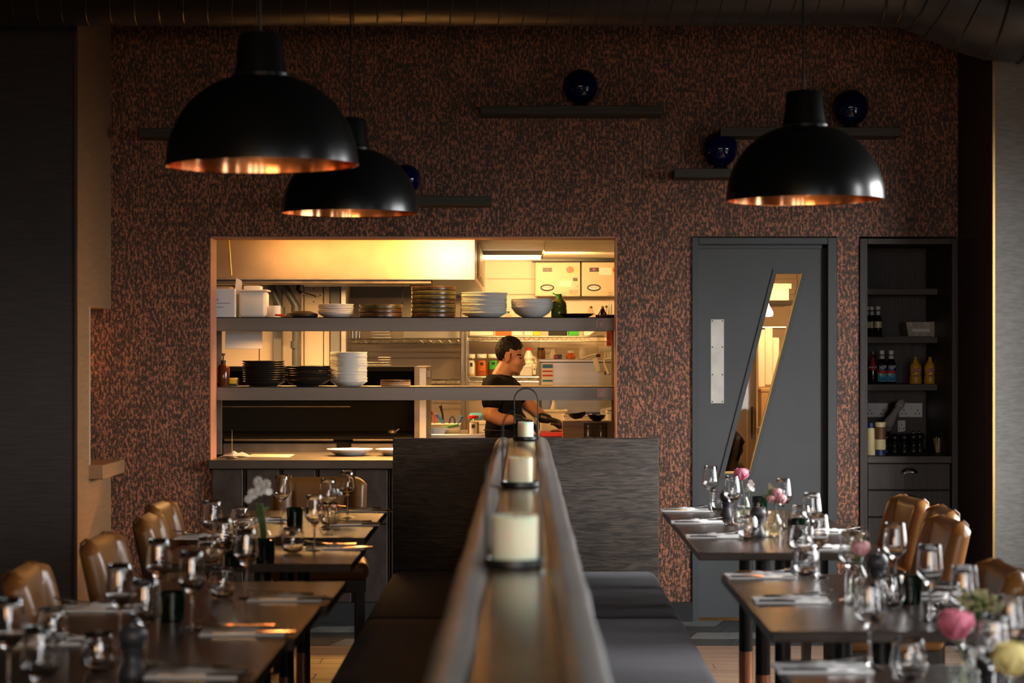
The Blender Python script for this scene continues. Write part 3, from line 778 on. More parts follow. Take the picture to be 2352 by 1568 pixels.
def by(px, ybase):
    Y = F*0.71/(ybase-797.0)
    return (X(px, Y), Y)
def bt(px, ytop, h=0.195):
    Y = F*(0.71-h)/(ytop-797.0)
    return (X(px, Y), Y)
wines = [by(1632, 1174), by(1682, 1205), by(1799, 1214), bt(1865, 1132), bt(1879, 1181), bt(1955, 1219), bt(2056, 1201), bt(2136, 1251), bt(1998, 1332), bt(2285, 1411), bt(2322, 1368), bt(2215, 1300),
         bt(647, 1091), bt(754, 1100), bt(798, 1081), bt(722, 1136), bt(489, 1149), bt(512, 1190), bt(566, 1215), bt(441, 1267), bt(275, 1295), bt(365, 1238), bt(334, 1330), bt(20, 1374), bt(92, 1437)]
lay(make_wine, wines, 'empty stemmed wine glass')
tumb = [by(1650, 1173), by(1719, 1239), by(1838, 1266), by(1851, 1323), by(2087, 1562), by(2046, 1394), by(2169, 1414), by(2290, 1500), by(1838, 1212),
        by(672, 1270), by(511, 1374), by(478, 1296), by(552, 1215), by(228, 1545), by(120, 1480), by(565, 1240), by(757, 1206)]
lay(make_tumbler, tumb, 'empty stemless tumbler')
# napkins with fork and knife
def make_napkin():
    t = thing('napkin', 'x', 'napkin', (0, 0, 0), 0, 'white napkins at the place settings')
    ob('cloth', box(nb(), -0.105, 0.105, -0.062, 0.062, 0.0, 0.006, 0.0025, 2), M['napkin'], t)
    bm = nb(); V = {}
    for i in range(9):
        for j in range(7):
            x = -0.045+0.10*i/8; y = -0.045+0.09*j/6
            h = 0.0068 + 0.017*max(0, math.sin(PI*i/8))*max(0, math.sin(PI*j/6))*(0.6+0.8*noise.noise((i*0.9, j*0.7, 3)))
            V[i, j] = bm.verts.new((x, y, h))
    for i in range(8):
        for j in range(6):
            bm.faces.new((V[i, j], V[i+1, j], V[i+1, j+1], V[i, j+1]))
    ob('fold', bm, M['napkin'], t, ang=80)
    return t
def make_fork():
    t = thing('fork', 'x', 'fork', (0, 0, 0), 0, 'forks on the napkins')
    bm = nb(); pts = [(-0.10, 0, 0.0035), (-0.05, 0, 0.004), (0.0, 0, 0.005), (0.03, 0, 0.008), (0.052, 0, 0.012)]
    tube(bm, pts, [0.0045, 0.0035, 0.0025, 0.0025, 0.006], 8)
    ob('handle', bm, M['cutlery'], t)
    bm = nb()
    for k in (-1.5, -0.5, 0.5, 1.5):
        tube(bm, [(0.052, k*0.004, 0.012), (0.075, k*0.0055, 0.014), (0.098, k*0.0055, 0.020)], [0.0022, 0.0017, 0.001], 6)
    ob('tines', bm, M['cutlery'], t)
    return t
def make_knife():
    t = thing('knife', 'x', 'knife', (0, 0, 0), 0, 'knives on the napkins')
    ob('handle', tube(nb(), [(-0.105, 0, 0.005), (-0.06, 0, 0.005), (-0.005, 0, 0.0045)], [0.0045, 0.005, 0.0035], 8), M['cutlery'], t)
    ob('blade', prism(nb(), [(-0.005, -0.004), (0.08, -0.009), (0.105, -0.002), (0.10, 0.004), (-0.005, 0.004)], 0.0038, 0.0055, 'Z'), M['cutlery'], t)
    return t
nap = [(by(1573, 1173), 0), (by(1601, 1201), 0), (by(1640, 1234), 0), (by(1745, 1325), 0), (by(1817, 1381), 0), (by(1887, 1537), 0),
       (by(1918, 1224), 0), (by(1903, 1261), 0), (by(2153, 1371), 0), (by(2257, 1440), 0),
       (by(836, 1174), 1), (by(812, 1205), 1), (by(770, 1259), 1), (by(659, 1376), 1), (by(560, 1453), 1), (by(445, 1549), 1),
       (by(600, 1197), 1), (by(470, 1236), 1), (by(222, 1399), 1), (by(95, 1474), 1)]
N0 = K0 = F0 = None
for side in (0, 1):
    sub = sorted([p for p, s in nap if s == side], key=lambda p: -p[1])
    rn = ('door-side', 'pass-side')[side]
    for k, (x, y) in enumerate(sub):
        e = '%s from the kitchen along the %s tables' % (ORD[k], rn)
        rz = R(rnd.uniform(-3, 3))
        ln, lf, lk = 'folded white napkin, ' + e, 'steel fork on a white napkin, ' + e, 'steel knife on a white napkin, ' + e
        flip = PI if side else 0
        if N0 is None:
            N0 = make_napkin(); F0 = make_fork(); K0 = make_knife()
            for o_, l_ in ((N0, ln), (F0, lf), (K0, lk)): o_['label'] = l_
            N0.location = (x, y, TZ); F0.location = (x+0.03, y+0.052, TZ+0.006); K0.location = (x+0.01, y-0.052, TZ+0.0025)
        else:
            dup(N0, (x, y, TZ), rz, ln)
            dup(F0, (x+(-0.03 if side else 0.03), y+0.052, TZ+0.006), flip+rz, lf)
            dup(K0, (x+(0.03 if side else 0.01), y-0.052, TZ+0.0025), flip+rz, lk)
# votive glasses
def make_votive():
    t = thing('votive_glass', 'x', 'candle holder', (0, 0, 0), 0, 'dark green votive glasses')
    ob('cup', lathe(nb(), [(0, 0), (0.028, 0), (0.031, 0.003), (0.033, 0.074), (0.0305, 0.075), (0.028, 0.012), (0, 0.010)], 28), M['green_glass'], t)
    ob('tealight', cyl(nb(), (0, 0, 0.011), 0.019, 0.016, 20), M['wax'], t)
    return t
lay(make_votive, [by(1829, 1237), by(1745, 1180), by(2091, 1384), by(677, 1209), by(609, 1290), by(396, 1424), by(530, 1302)], 'dark green votive glass')
def make_mill(m):
    def f():
        t = thing('pepper_mill', 'x', 'pepper mill', (0, 0, 0), 0, 'small pepper mills on the tables')
        ob('body', lathe(nb(), [(0, 0), (0.027, 0), (0.029, 0.004), (0.028, 0.016), (0.020, 0.034), (0.0175, 0.044), (0.019, 0.056), (0.024, 0.064), (0.024, 0.067), (0, 0.068)], 28), M[m], t)
        ob('head', lathe(nb(), [(0.015, 0.067), (0.021, 0.070), (0.029, 0.080), (0.0315, 0.092), (0.028, 0.104), (0.018, 0.113), (0, 0.115)], 28), M[m], t)
        ob('knob', lathe(nb(), [(0.003, 0.113), (0.003, 0.117), (0.0055, 0.120), (0.006, 0.124), (0.003, 0.128), (0, 0.128)], 14), M['cutlery'], t)
        return t
    return f
lay(make_mill('pepper'), [by(1670, 1190), by(1741, 1233), by(2015, 1362), gp(2277, 4.05), gp(305, 4.42)], 'dark grey pepper mill')
# vases and flowers
def vase_mesh(h, r):
    return lathe(nb(), [(0.0, 0.003), (r*0.9, 0.003), (r, 0.008), (r, h*0.62), (r*0.80, h*0.76), (r*0.62, h*0.85), (r*0.62, h*0.97), (r*0.70, h), (r*0.66, h*0.995)], 28)
def petal(bm, c, ax, up, w, L, cup, nu=4, nv=4):
    """one curved petal that starts at c, grows along up and leans out along ax"""
    ax = Vector(ax); up = Vector(up); sd = ax.cross(up)
    V = {}
    for i in range(nu+1):
        for j in range(nv+1):
            u = -1+2*i/nu; v = j/nv
            ww = w*math.sin(PI*min(0.92, 0.16+0.72*v))*u
            out = cup*math.sin(v*PI*0.62) - 0.25*w*u*u*0.8
            V[i, j] = bm.verts.new(Vector(c) + sd*ww + up*(L*v) + ax*out)
    for i in range(nu):
        for j in range(nv):
            bm.faces.new((V[i, j], V[i+1, j], V[i+1, j+1], V[i, j+1]))
def rose(c, r):
    bm = nb()
    for k, (n, rr, L, cup) in enumerate(((3, 0.10, 0.80, 0.16), (4, 0.20, 0.95, 0.36), (5, 0.30, 1.0, 0.58), (6, 0.36, 0.92, 0.88))):
        for i in range(n):
            a = 2*PI*(i/n) + k*0.7 + rnd.uniform(-0.15, 0.15)
            ax = Vector((math.cos(a), math.sin(a), 0))
            petal(bm, Vector(c)+ax*rr*r*0.5+Vector((0, 0, -r*0.75)), ax, (0, 0, 1), r*(0.42+0.14*k), L*r*1.7, cup*r)
    return bm
def daisy(c, r, ax):
    ax = Vector(ax).normalized(); s = ax.orthogonal().normalized(); u = ax.cross(s)
    bm = nb()
    for ring, (n, rr, hh) in enumerate(((12, 1.0, 0.1), (9, 0.7, 0.35), (6, 0.4, 0.5))):
        for i in range(n):
            a = 2*PI*i/n + ring*0.3
            d = s*math.cos(a)+u*math.sin(a); e = -s*math.sin(a)+u*math.cos(a)
            p0 = Vector(c)
            A = [p0+e*r*0.06, p0+d*r*rr*0.6+e*r*0.17+ax*hh*r*0.6, p0+d*r*rr+ax*hh*r, p0+d*r*rr*0.6-e*r*0.17+ax*hh*r*0.6, p0-e*r*0.06]
            bm.faces.new([bm.verts.new(q) for q in A])
    return bm
def leafm(c, d, L, w):
    c = Vector(c); d = Vector(d).normalized(); s = d.cross(Vector((0, 1, 0.3))).normalized()
    nrm = d.cross(s)
    bm = nb()
    rows = []
    for i in range(6):
        v = i/5; ww = w*math.sin(PI*min(0.97, 0.08+0.9*v))
        m_ = c + d*L*v - Vector((0, 0, 1))*L*0.18*v*v
        rows.append([bm.verts.new(m_-s*ww+nrm*ww*0.3), bm.verts.new(m_), bm.verts.new(m_+s*ww+nrm*ww*0.3)])
    for A, B in zip(rows, rows[1:]):
        for k in (0, 1): bm.faces.new((A[k], A[k+1], B[k+1], B[k]))
    return bm
def vase(p, h, r, lab, water=True):
    t = thing('bud_vase', lab, 'vase', (p[0], p[1], TZ), 0, 'glass bud vases on the tables')
    ob('vase_glass', vase_mesh(h, r), M['glass'], t, ang=80)
    ob('vase_foot', lathe(nb(), [(0, 0), (r*0.98, 0), (r, 0.003), (r*0.97, 0.009), (0, 0.007)], 28), M['stem_glass'], t)
    if water: ob('water', lathe(nb(), [(0, 0.010), (r*0.93, 0.010), (r*0.93, h*0.5), (0, h*0.5)], 24), M['water'], t)
    return t
def stem(t, a, b, r=0.0022, m='stemgreen'):
    a = Vector(a); b = Vector(b); mid = (a+b)/2 + Vector((0.006, 0, 0))
    ob('stem', tube(nb(), [a, (a+mid)/2, mid, (mid+b)/2, b], r, 6), M[m], t)
def flower(p, z, lab, kind):
    return thing('flower', lab, 'flower', (p[0], p[1], TZ+z), 0, 'cut flowers in the bud vases')
# pink rose, far end
p = by(1708, 1190); vase(p, 0.10, 0.030, 'clear bud vase with a pink rose and white blossom near the grey door')
f = flower(p, 0.012, 'pink rose in the bud vase near the grey door pane', 0)
stem(f, (0.004, 0, 0), (-0.010, 0, 0.15)); ob('blossom', rose((-0.010, -0.004, 0.168), 0.029), M['pink'], f, ang=80, fix=False)
f = flower(p, 0.012, 'sprig of small white blossom beside the pink rose near the door', 0)
stem(f, (-0.004, 0.004, 0), (0.026, 0, 0.11))
for q in ((0.028, 0, 0.115), (0.016, 0.01, 0.105), (0.036, -0.006, 0.128), (0.038, 0.01, 0.108), (0.022, -0.010, 0.125), (0.030, 0.012, 0.138)):
    ob('blossom', daisy(q, 0.012, (rnd.uniform(-.6, .6), -1, 0.5)), M['petal_white'], f, ang=80, fix=False)
# pink flower with leaves
p = by(1777, 1232); vase(p, 0.095, 0.031, 'clear bud vase with pink petals and green leaves on the door-side tables')
f = flower(p, 0.012, 'pink alstroemeria with green leaves on the door-side tables', 0)
stem(f, (0, 0, 0), (0.004, 0, 0.13), 0.003)
for c_, r_ in (((0.010, -0.006, 0.150), 0.020), ((0.026, -0.004, 0.126), 0.020), ((-0.012, -0.008, 0.128), 0.016)):
    ob('blossom', rose(c_, r_), M['palepink'], f, ang=80, fix=False)
for d_ in ((-0.55, 0, 1), (-0.25, -0.2, 1), (0.1, 0, 1), (0.5, 0, 0.9), (-0.8, 0.1, 0.5)):
    ob('leaf', leafm((0.0, 0, 0.125), d_, 0.058, 0.008), M['leafgreen'], f, ang=80, fix=False)
ob('leaf', leafm((0.0, 0, 0.135), (-0.25, 0, 1), 0.07, 0.010), M['bud'], f, ang=80, fix=False)
# pale pink rose with dry buds, middle tables
p = by(1966, 1384); vase(p, 0.12, 0.030, 'clear bud vase with a pale pink rose and dry buds on the door-side tables')
f = flower(p, 0.012, 'pale pink rose in the middle of the door-side tables', 0)
stem(f, (0, 0, 0), (0.010, -0.004, 0.12)); ob('blossom', rose((0.012, -0.006, 0.138), 0.024), M['palepink'], f, ang=80, fix=False)
f = flower(p, 0.012, 'sprig of dry brown buds above the pale pink rose', 0)
bm = nb(); bs = nb()
for i in range(26):
    e = Vector((rnd.uniform(-0.035, 0.045), rnd.uniform(-0.03, 0.03), rnd.uniform(0.15, 0.19)))
    ball(bm, e, 0.0042, 8, 6); tube(bs, [(0.004, 0.003, 0.10), e], 0.0007, 4)
ob('buds', bm, M['dry_bud'], f); ob('stem', bs, M['stemgreen'], f)
# pink rose, near
p = by(2214, 1590); vase(p, 0.11, 0.030, 'clear bud vase with a deep pink rose at the camera end of the door-side tables')
f = flower(p, 0.012, 'deep pink rose at the camera end of the door-side tables', 0)
stem(f, (0, 0, 0), (-0.014, -0.004, 0.105)); ob('blossom', rose((-0.017, -0.006, 0.125), 0.034), M['pink'], f, ang=80, fix=False)
# gypsophila
p = by(2243, 1545); vase(p, 0.09, 0.028, 'clear bud vase with a spray of green-white buds on the door-side tables')
f = flower(p, 0.012, 'airy spray of small green-white buds on the door-side tables', 0)
bm = nb(); bs = nb()
for i in range(90):
    a = rnd.uniform(0, 6.28); rr = 0.050*math.sqrt(rnd.random())
    e = Vector((rr*math.cos(a)+0.002, rr*math.sin(a)*0.7, 0.165 - rr*0.5 + rnd.uniform(-0.022, 0.012)))
    ball(bm, e, 0.0040, 8, 6); tube(bs, [(0, 0, 0.07), (e.x*0.4, e.y*0.4, 0.12), e], 0.0007, 4)
ob('buds', bm, M['bud'], f); ob('stem', bs, M['stemgreen'], f)
# yellow rose
p = gp(2318, 3.72); vase(p, 0.10, 0.030, 'clear bud vase with a pale yellow rose at the picture corner of the door-side tables')
f = flower(p, 0.012, 'pale yellow rose at the camera end of the door-side tables', 0)
stem(f, (0, 0, 0), (0.004, 0, 0.11)); ob('blossom', rose((0.006, 0, 0.132), 0.034), M['petal_yellow'], f, ang=80, fix=False)
# white flowers, pass side
p = by(609, 1283); vase(p, 0.115, 0.026, 'clear bud vase with tall white flowers on the pass-side tables')
f = flower(p, 0.012, 'tall white flower cluster standing on the pass-side tables', 0)
for k in range(3): stem(f, (0.004-0.006*k, 0.003*k, 0), (-0.012-0.010*k, 0, 0.175), 0.0042)
for q, r_ in (((-0.016, -0.01, 0.218), 0.026), ((0.004, -0.008, 0.236), 0.024), ((-0.040, -0.006, 0.206), 0.022), ((-0.024, 0.006, 0.246), 0.022), ((-0.056, 0, 0.188), 0.017), ((0.010, 0, 0.214), 0.018)):
    ob('blossom', daisy(q, r_, (rnd.uniform(-.4, .5), -1, rnd.uniform(0.2, 0.7))), M['petal_white'], f, ang=80, fix=False)
for d_ in ((-0.8, 0, 0.6), (0.7, 0, 0.5)):
    ob('leaf', leafm((-0.010, 0, 0.15), d_, 0.03, 0.006), M['leafgreen'], f, ang=80, fix=False)
p = by(768, 1203); vase(p, 0.085, 0.026, 'clear bud vase with one small cream flower below the pass')
f = flower(p, 0.012, 'small cream flower in a bud vase below the pass', 0)
stem(f, (0, 0, 0), (0.0, 0, 0.10)); ob('blossom', rose((0.002, 0, 0.115), 0.016), M['petal_white'], f, ang=80, fix=False)
ob('blossom', rose((0.022, 0, 0.108), 0.010), M['petal_white'], f, ang=80, fix=False)

# ------------------------------------------------------------------ the pass: counter, gantry and crockery
CZ = 0.86
t = thing('pass_counter', 'long steel worktop of the kitchen pass with a deep front lip', 'counter', (0, 0, 0))
ob('worktop', box(nb(), PX0+0.002, PX1-0.002, 10.93, 11.78, CZ-0.046, CZ, 0.003, 1), M['counter_steel'], t)
ob('support', box(nb(), PX0+0.05, PX1-0.05, 11.25, 11.7, 0, CZ-0.046), M['dark_steel'], t)
GX0, GX1 = -1.80, X(1417, 11.21)
gt = thing('pass_gantry', 'two-tier stainless steel gantry shelf standing on the pass counter', 'shelf', (0, 0, 0))
U, LW = 1.623, 1.245
for z in (U, LW):
    bm = nb()
    box(bm, GX0, GX1, 11.21, 11.56, z-0.004, z); box(bm, GX0, GX1, 11.21, 11.213, z-0.074, z); box(bm, GX0, GX1, 11.557, 11.56, z-0.074, z)
    ob('shelf', bm, M['gantry'], gt)
    ob('heat_strip', box(nb(), GX0+0.12, GX1-0.15, 11.35, 11.41, z-0.060, z-0.050), M['gantry'], gt)
    fp = ob('fixing_plate', box(nb(), X(1370, 11.2), X(1391, 11.2), 11.202, 11.21, z-0.060, z-0.012, 0.003, 1), M['card_white'], gt)
    ob('fixing_bolt', cyl(nb(), (X(1380.5, 11.2), 11.197, z-0.036), 0.009, 0.006, 16, 'Y'), M['dark_steel'], fp)
for x0, x1 in ((X(495, 11.5), X(507, 11.5)), (GX1-0.016, GX1-0.002)):
    ob('post', box(nb(), x0, x1, 11.53, 11.555, CZ, U), M['gantry'], gt)
YS = 11.38
def plate_prof(r, h, foot=0.58):
    return [(0, 0.002), (r*foot, 0), (r*(foot+.10), 0.003), (r*0.97, h-0.006), (r, h-0.002), (r*0.985, h), (r*(foot+.08), 0.009), (0, 0.007)]
def pan_prof(r, h):
    return [(0, 0.001), (r*0.93, 0), (r*0.985, 0.004), (r, h-0.003), (r*0.985, h), (r*0.95, h-0.002), (r*0.93, 0.008), (0, 0.007)]
def bowl_prof(r, h):
    return [(0, 0.001), (r*0.45, 0), (r*0.52, 0.004), (r*0.80, h*0.40), (r*0.95, h*0.80), (r, h-0.002), (r*0.985, h), (r*0.93, h*0.82), (r*0.77, h*0.46), (r*0.45, 0.012), (0, 0.008)]
def stack(px, n, wpx, zshelf, pitch, prof, h, mats, kind, desc, grp, Y=YS, jit=0.002):
    r = wpx/2*Y/F
    mm = {}
    for k in range(n):
        mk = mats[k % len(mats)]
        if mk not in mm: mm[mk] = mesh(kind, lathe(nb(), prof(r, h), 40), M[mk], 50)
        lab = '%s, %s from the bottom' % (desc, ORD[k])
        if k == n-1 and n > 1: lab = '%s, topmost' % desc
        put(kind, mm[mk], None, (X(px, Y)+rnd.uniform(-jit, jit), Y+rnd.uniform(-jit, jit), zshelf+k*pitch), (0, 0, rnd.random()*6), label=lab, cat=kind, group=grp)
stack(771, 6, 82, U, 0.0096, plate_prof, 0.026, ['white'], 'plate', 'small white plate in the low stack on the upper gantry shelf', 'low white stack')
stack(875, 3, 100, U, 0.0236, pan_prof, 0.0238, ['brown_china', 'brown_china', 'green_china'], 'bowl', 'low brown bowl in the stack of three on the gantry', 'stack of three brown bowls')
stack(996, 7, 103, U, 0.0245, pan_prof, 0.0246, ['brown_china', 'green_china', 'green_china', 'brown_china', 'green_china', 'green_china', 'brown_china'], 'bowl', 'brown or olive bowl in the tall stack on the gantry', 'tall stack of brown and olive bowls')
stack(1112, 14, 106, U, 0.0083, plate_prof, 0.030, ['grey_china'], 'plate', 'pale plate in the tall stack on the upper gantry shelf', 'tall stack of pale plates')
stack(1222, 6, 97, U, 0.0088, bowl_prof, 0.060, ['grey_china'], 'bowl', 'pale bowl in the stack beside the green bottle', 'stack of pale bowls')
stack(606, 10, 98, LW, 0.0125, plate_prof, 0.028, ['black_china'], 'plate', 'black plate in the stack on the lower gantry shelf', 'stack of black plates')
stack(707, 7, 104, LW, 0.0125, bowl_prof, 0.037, ['black_china', 'brown_china', 'black_china'], 'bowl', 'dark brown bowl in the stack on the lower gantry shelf', 'stack of dark bowls')
stack(801, 20, 86, LW, 0.0083, plate_prof, 0.030, ['white'], 'plate', 'white plate in the tallest stack on the lower shelf', 'tallest stack of white plates')
stack(909, 3, 70, LW, 0.010, pan_prof, 0.014, ['card', 'pine', 'brown_china'], 'dish', 'gold-brown dish in the small stack on the lower shelf', 'small stack of gold-brown dishes')
stack(694, 1, 74, U, 0.01, lambda r, h: [(0, 0), (r*0.9, 0), (r, 0.010), (r*0.96, 0.022), (r*0.5, 0.036), (0, 0.038)], 0.03, ['black_china'], 'domed_cover', 'domed black cover lying on the upper gantry shelf', 'lids')
stack(1325, 1, 78, U, 0.01, plate_prof, 0.022, ['brown_china'], 'plate', 'single brown plate beside the green bottle on the gantry', 'single plates')
stack(1392, 1, 50, U, 0.01, pan_prof, 0.016, ['brown_china'], 'plate', 'small brown plate at the door end of the upper gantry shelf', 'single plates')
# plates waiting under the heat strip
stack(804, 1, 106, CZ, 0.01, lambda r, h: [(0, 0.002), (r*0.5, 0), (r*0.62, 0.004), (r*0.97, h-0.004), (r, h), (r*0.96, h), (r*0.58, 0.012), (0, 0.010)], 0.036, ['white'], 'dish', 'wide white dish waiting under the heat strip on the pass', 'dishes on the pass', 11.42)
stack(908, 1, 92, CZ, 0.01, lambda r, h: [(0, 0.002), (r*0.5, 0), (r*0.62, 0.004), (r*0.97, h-0.004), (r, h), (r*0.96, h), (r*0.58, 0.012), (0, 0.010)], 0.036, ['white'], 'dish', 'white dish on the pass partly behind the oak end screen', 'dishes on the pass', 11.42)
def bx(px0, px1, Y, z0, z1, d):     # box extents from pixel columns at its front depth
    return (X(px0, Y), X(px1, Y), Y, Y+d, z0, z1)
# box, tub, roll, on the upper shelf
t = thing('carton', 'white printed carton at the hatch end of the upper gantry shelf', 'box', (0, 0, 0))
b = (-1.79, X(546, YS), 11.27, 11.45, U, Z(664, YS))
ob('carton_body', box(nb(), *b, 0.002, 1), M['card_white'], t)
ob('flap', prism(nb(), [(b[1]-0.012, b[5]-0.03), (b[1]-0.003, b[5]+0.062), (b[1]+0.028, b[5]+0.046), (b[1]+0.030, b[5]-0.03)], 11.34, 11.343), M['card_white'], t)
ob('top_flap', box(nb(), b[0]+0.005, b[1]-0.03, 11.29, 11.43, b[5], b[5]+0.012), M['card'], t)
text('lettering', 'K MM', 0.020, (X(498, YS), 11.269, Z(690, YS)), M['ink'], t)
for i, y_ in enumerate((697, 706, 714)):
    ob('print_line', box(nb(), b[0]+0.01, X((535, 521, 503)[i], YS), 11.2685, 11.27, Z(y_, YS)-0.0013, Z(y_, YS)+0.0013), M['ink'], t)
t = thing('food_tub', 'translucent white tub beside the printed carton on the gantry', 'tub', (0, 0, 0))
bm = nb(); x0, x1 = X(550, YS), X(617, YS)
box(bm, x0+0.008, x1-0.006, 11.30, 11.46, U, U+0.145, 0.02, 3); ob('tub_body', bm, M['tub'], t)
ob('tub_rim', box(nb(), x0+0.003, x1+0.002, 11.294, 11.466, U+0.143, U+0.153, 0.004, 2), M['tub'], t)
ob('lid', box(nb(), x0+0.03, x1-0.04, 11.32, 11.44, U+0.153, U+0.175, 0.004, 2), M['card_white'], t)
t = thing('paper_roll', 'small pale roll standing beside the translucent tub', 'roll', (X(631, YS), YS, U))
ob('roll_body', lathe(nb(), [(0, 0), (0.033, 0), (0.033, 0.066), (0.012, 0.066), (0.012, 0.06), (0, 0.06)], 28), M['paper'], t)
t = thing('tongs', 'red plastic handled tongs on the upper gantry shelf', 'tongs', (0, 0, 0))
ob('handle', tube(nb(), [(X(636, YS), 11.29, U+0.014), (X(648, YS), 11.29, U+0.012), (X(660, YS), 11.29, U+0.006)], [0.005, 0.006, 0.004], 8), M['red'], t)
ob('arm', tube(nb(), [(X(660, YS), 11.29, U+0.006), (X(676, YS), 11.29, U+0.004)], 0.004, 8), M['chrome'], t)
t = thing('oil_bottle', 'large green oil bottle with a loop cap beside the pale bowls', 'bottle', (X(1284, 11.42), 11.42, U))
ob('bottle_body', lathe(nb(), [(0, 0), (0.042, 0), (0.044, 0.006), (0.044, 0.05), (0.042, 0.056), (0.044, 0.062), (0.038, 0.085), (0.018, 0.105), (0.013, 0.112), (0, 0.112)], 28), M['olive_oil'], t)
ob('cap', cyl(nb(), (0, 0, 0.110), 0.015, 0.022, 20), M['green'], t)
ob('cap_loop', tube(nb(), [(-0.012, -0.01, 0.124), (-0.026, -0.01, 0.130), (-0.036, -0.01, 0.137)], 0.004, 6), M['green'], t)
def small_bottle(name, px, Y, z, r, h, mb, mcap, lab, cat='bottle', capr=0.5, caph=0.16, shoulder=0.72, label=None, parts=True, grp=None, sy=1.0):
    t = thing(name, lab, cat, (X(px, Y), Y, z), 0, grp)
    hb = h*(1-caph)
    ob('bottle_body', lathe(nb(), [(0, 0), (r*0.94, 0), (r, 0.004), (r, hb*shoulder), (r*capr*1.05, hb*0.95), (r*capr*0.9, hb), (0, hb)], 22), M[mb], t)
    ob('cap', cyl(nb(), (0, 0, hb-0.001), r*capr, h*caph, 18), M[mcap], t)
    if label:
        a, b_, ml = label
        ob('paper_label', lathe(nb(), [(r*1.012, hb*a), (r*1.012, hb*b_)], 22), M[ml], t)
    return t
small_bottle('oil_flask', 1168, 11.44, U, 0.022, 0.036, 'clear_jar', 'yellow', 'clear flask with a yellow cap between the pale plates and bowls', capr=0.32, caph=0.22, shoulder=0.2)
small_bottle('oil_flask', 1357, 11.45, U, 0.030, 0.066, 'clear_jar', 'yellow', 'clear flask with a yellow cap behind the single brown plate', capr=0.28, caph=0.2, shoulder=0.2)
small_bottle('oil_flask', 1384, 11.45, U, 0.030, 0.066, 'sauce', 'yellow', 'dark flask with a yellow cap, first of two at the door end of the gantry', capr=0.28, caph=0.2, shoulder=0.2)
small_bottle('oil_flask', 1393, 11.40, U+0.0, 0.026, 0.068, 'clear_jar', 'yellow', 'clear flask with a yellow cap, last at the door end of the gantry', capr=0.3, caph=0.2, shoulder=0.2)
# lower shelf: soap bottle and sponge
t = thing('soap_bottle', 'amber pump bottle at the hatch end of the lower gantry shelf', 'bottle', (X(513, 11.33), 11.33, LW))
ob('bottle_body', lathe(nb(), [(0, 0), (0.033, 0), (0.035, 0.004), (0.035, 0.098), (0.026, 0.116), (0.013, 0.122), (0, 0.122)], 28), M['amber'], t)
ob('pump', lathe(nb(), [(0.013, 0.121), (0.014, 0.142), (0.004, 0.144), (0.004, 0.168), (0.010, 0.170), (0.010, 0.180), (0, 0.182)], 16), M['black_plastic'], t)
ob('spout', box(nb(), -0.004, 0.006, -0.035, 0.0, 0.171, 0.180, 0.002, 1), M['black_plastic'], t)
t = thing('sponge', 'yellow scouring sponge beside the amber pump bottle', 'sponge', (0, 0, 0))
ob('foam', box(nb(), X(529, YS), X(546, YS), 11.33, 11.41, LW+0.012, LW+0.045, 0.006, 2), M['yellow'], t)
ob('scourer', box(nb(), X(529, YS), X(546, YS), 11.33, 11.41, LW, LW+0.012, 0.003, 1), M['ink'], t)
t = thing('hanging_board', 'white plastic board hanging below the upper gantry shelf', 'board', (0, 0, 0))
ob('board_sheet', box(nb(), X(518, 11.57), X(603, 11.57), 11.564, 11.57, Z(801, 11.57), U-0.075, 0.002, 1), M['card_white'], t)
ob('hook', tube(nb(), [(X(560, 11.57), 11.567, U-0.078), (X(560, 11.57), 11.562, U-0.066)], 0.003, 6), M['chrome'], t)
# on the counter
t = thing('ticket_spike', 'upright order spike at the hatch end of the pass counter', 'spike', (X(533, 11.1), 11.1, CZ))
ob('needle', tube(nb(), [(0, 0, 0.005), (0, 0, 0.08), (0, 0, 0.155)], [0.002, 0.0018, 0.0006], 8), M['brass_edge'], t)
ob('spike_base', lathe(nb(), [(0, 0), (0.030, 0), (0.032, 0.004), (0.020, 0.010), (0, 0.012)], 24), M['dark_steel'], t)
bm = nb(); V = {}
for i in range(15):
    for j in range(9):
        x = -0.075+0.15*i/14; y = -0.05+0.10*j/8
        e = max(0, 1-(x/0.08)**2)*max(0, 1-(y/0.055)**2)
        V[i, j] = bm.verts.new((x, y, 0.002+e*(0.022+0.022*noise.noise((x*28, y*28, 2)))))
for i in range(14):
    for j in range(8): bm.faces.new((V[i, j], V[i+1, j], V[i+1, j+1], V[i, j+1]))
ob('order_slip', bm, M['paper'], None, (X(541, 11.28), 11.28, CZ), label='crumpled pink-white order slips around the spike on the pass', cat='paper')
ob('order_sheet', prism(nb(), [(X(566, 11.3), 11.24), (X(668, 11.3), 11.20), (X(676, 11.5), 11.50), (X(578, 11.5), 11.54)], CZ, CZ+0.002, 'Z'), M['paper'], None, label='flat pale paper sheet lying on the pass counter', cat='paper')
t = thing('wooden_crate', 'small pine crate carrying black bowls at the door end of the pass', 'crate', (0, 0, 0))
YC = 11.58; x0, x1 = X(1293, YC), X(1411, YC); zc = Z(971, YC)
for nm, b in (('front_board', (x0, X(1341, YC), YC-0.008, YC, CZ, zc)), ('front_board', (X(1395, YC), x1, YC-0.008, YC, CZ, zc)), ('back_board', (x0, x1, YC+0.18, YC+0.188, CZ, zc)),
              ('side_board', (x0, x0+0.008, YC, YC+0.18, CZ, zc)), ('side_board', (x1-0.008, x1, YC, YC+0.18, CZ, zc)), ('top_board', (x0, x1, YC-0.008, YC+0.188, zc, zc+0.008)),):
    ob(nm, box(nb(), *b), M['pine'], t)
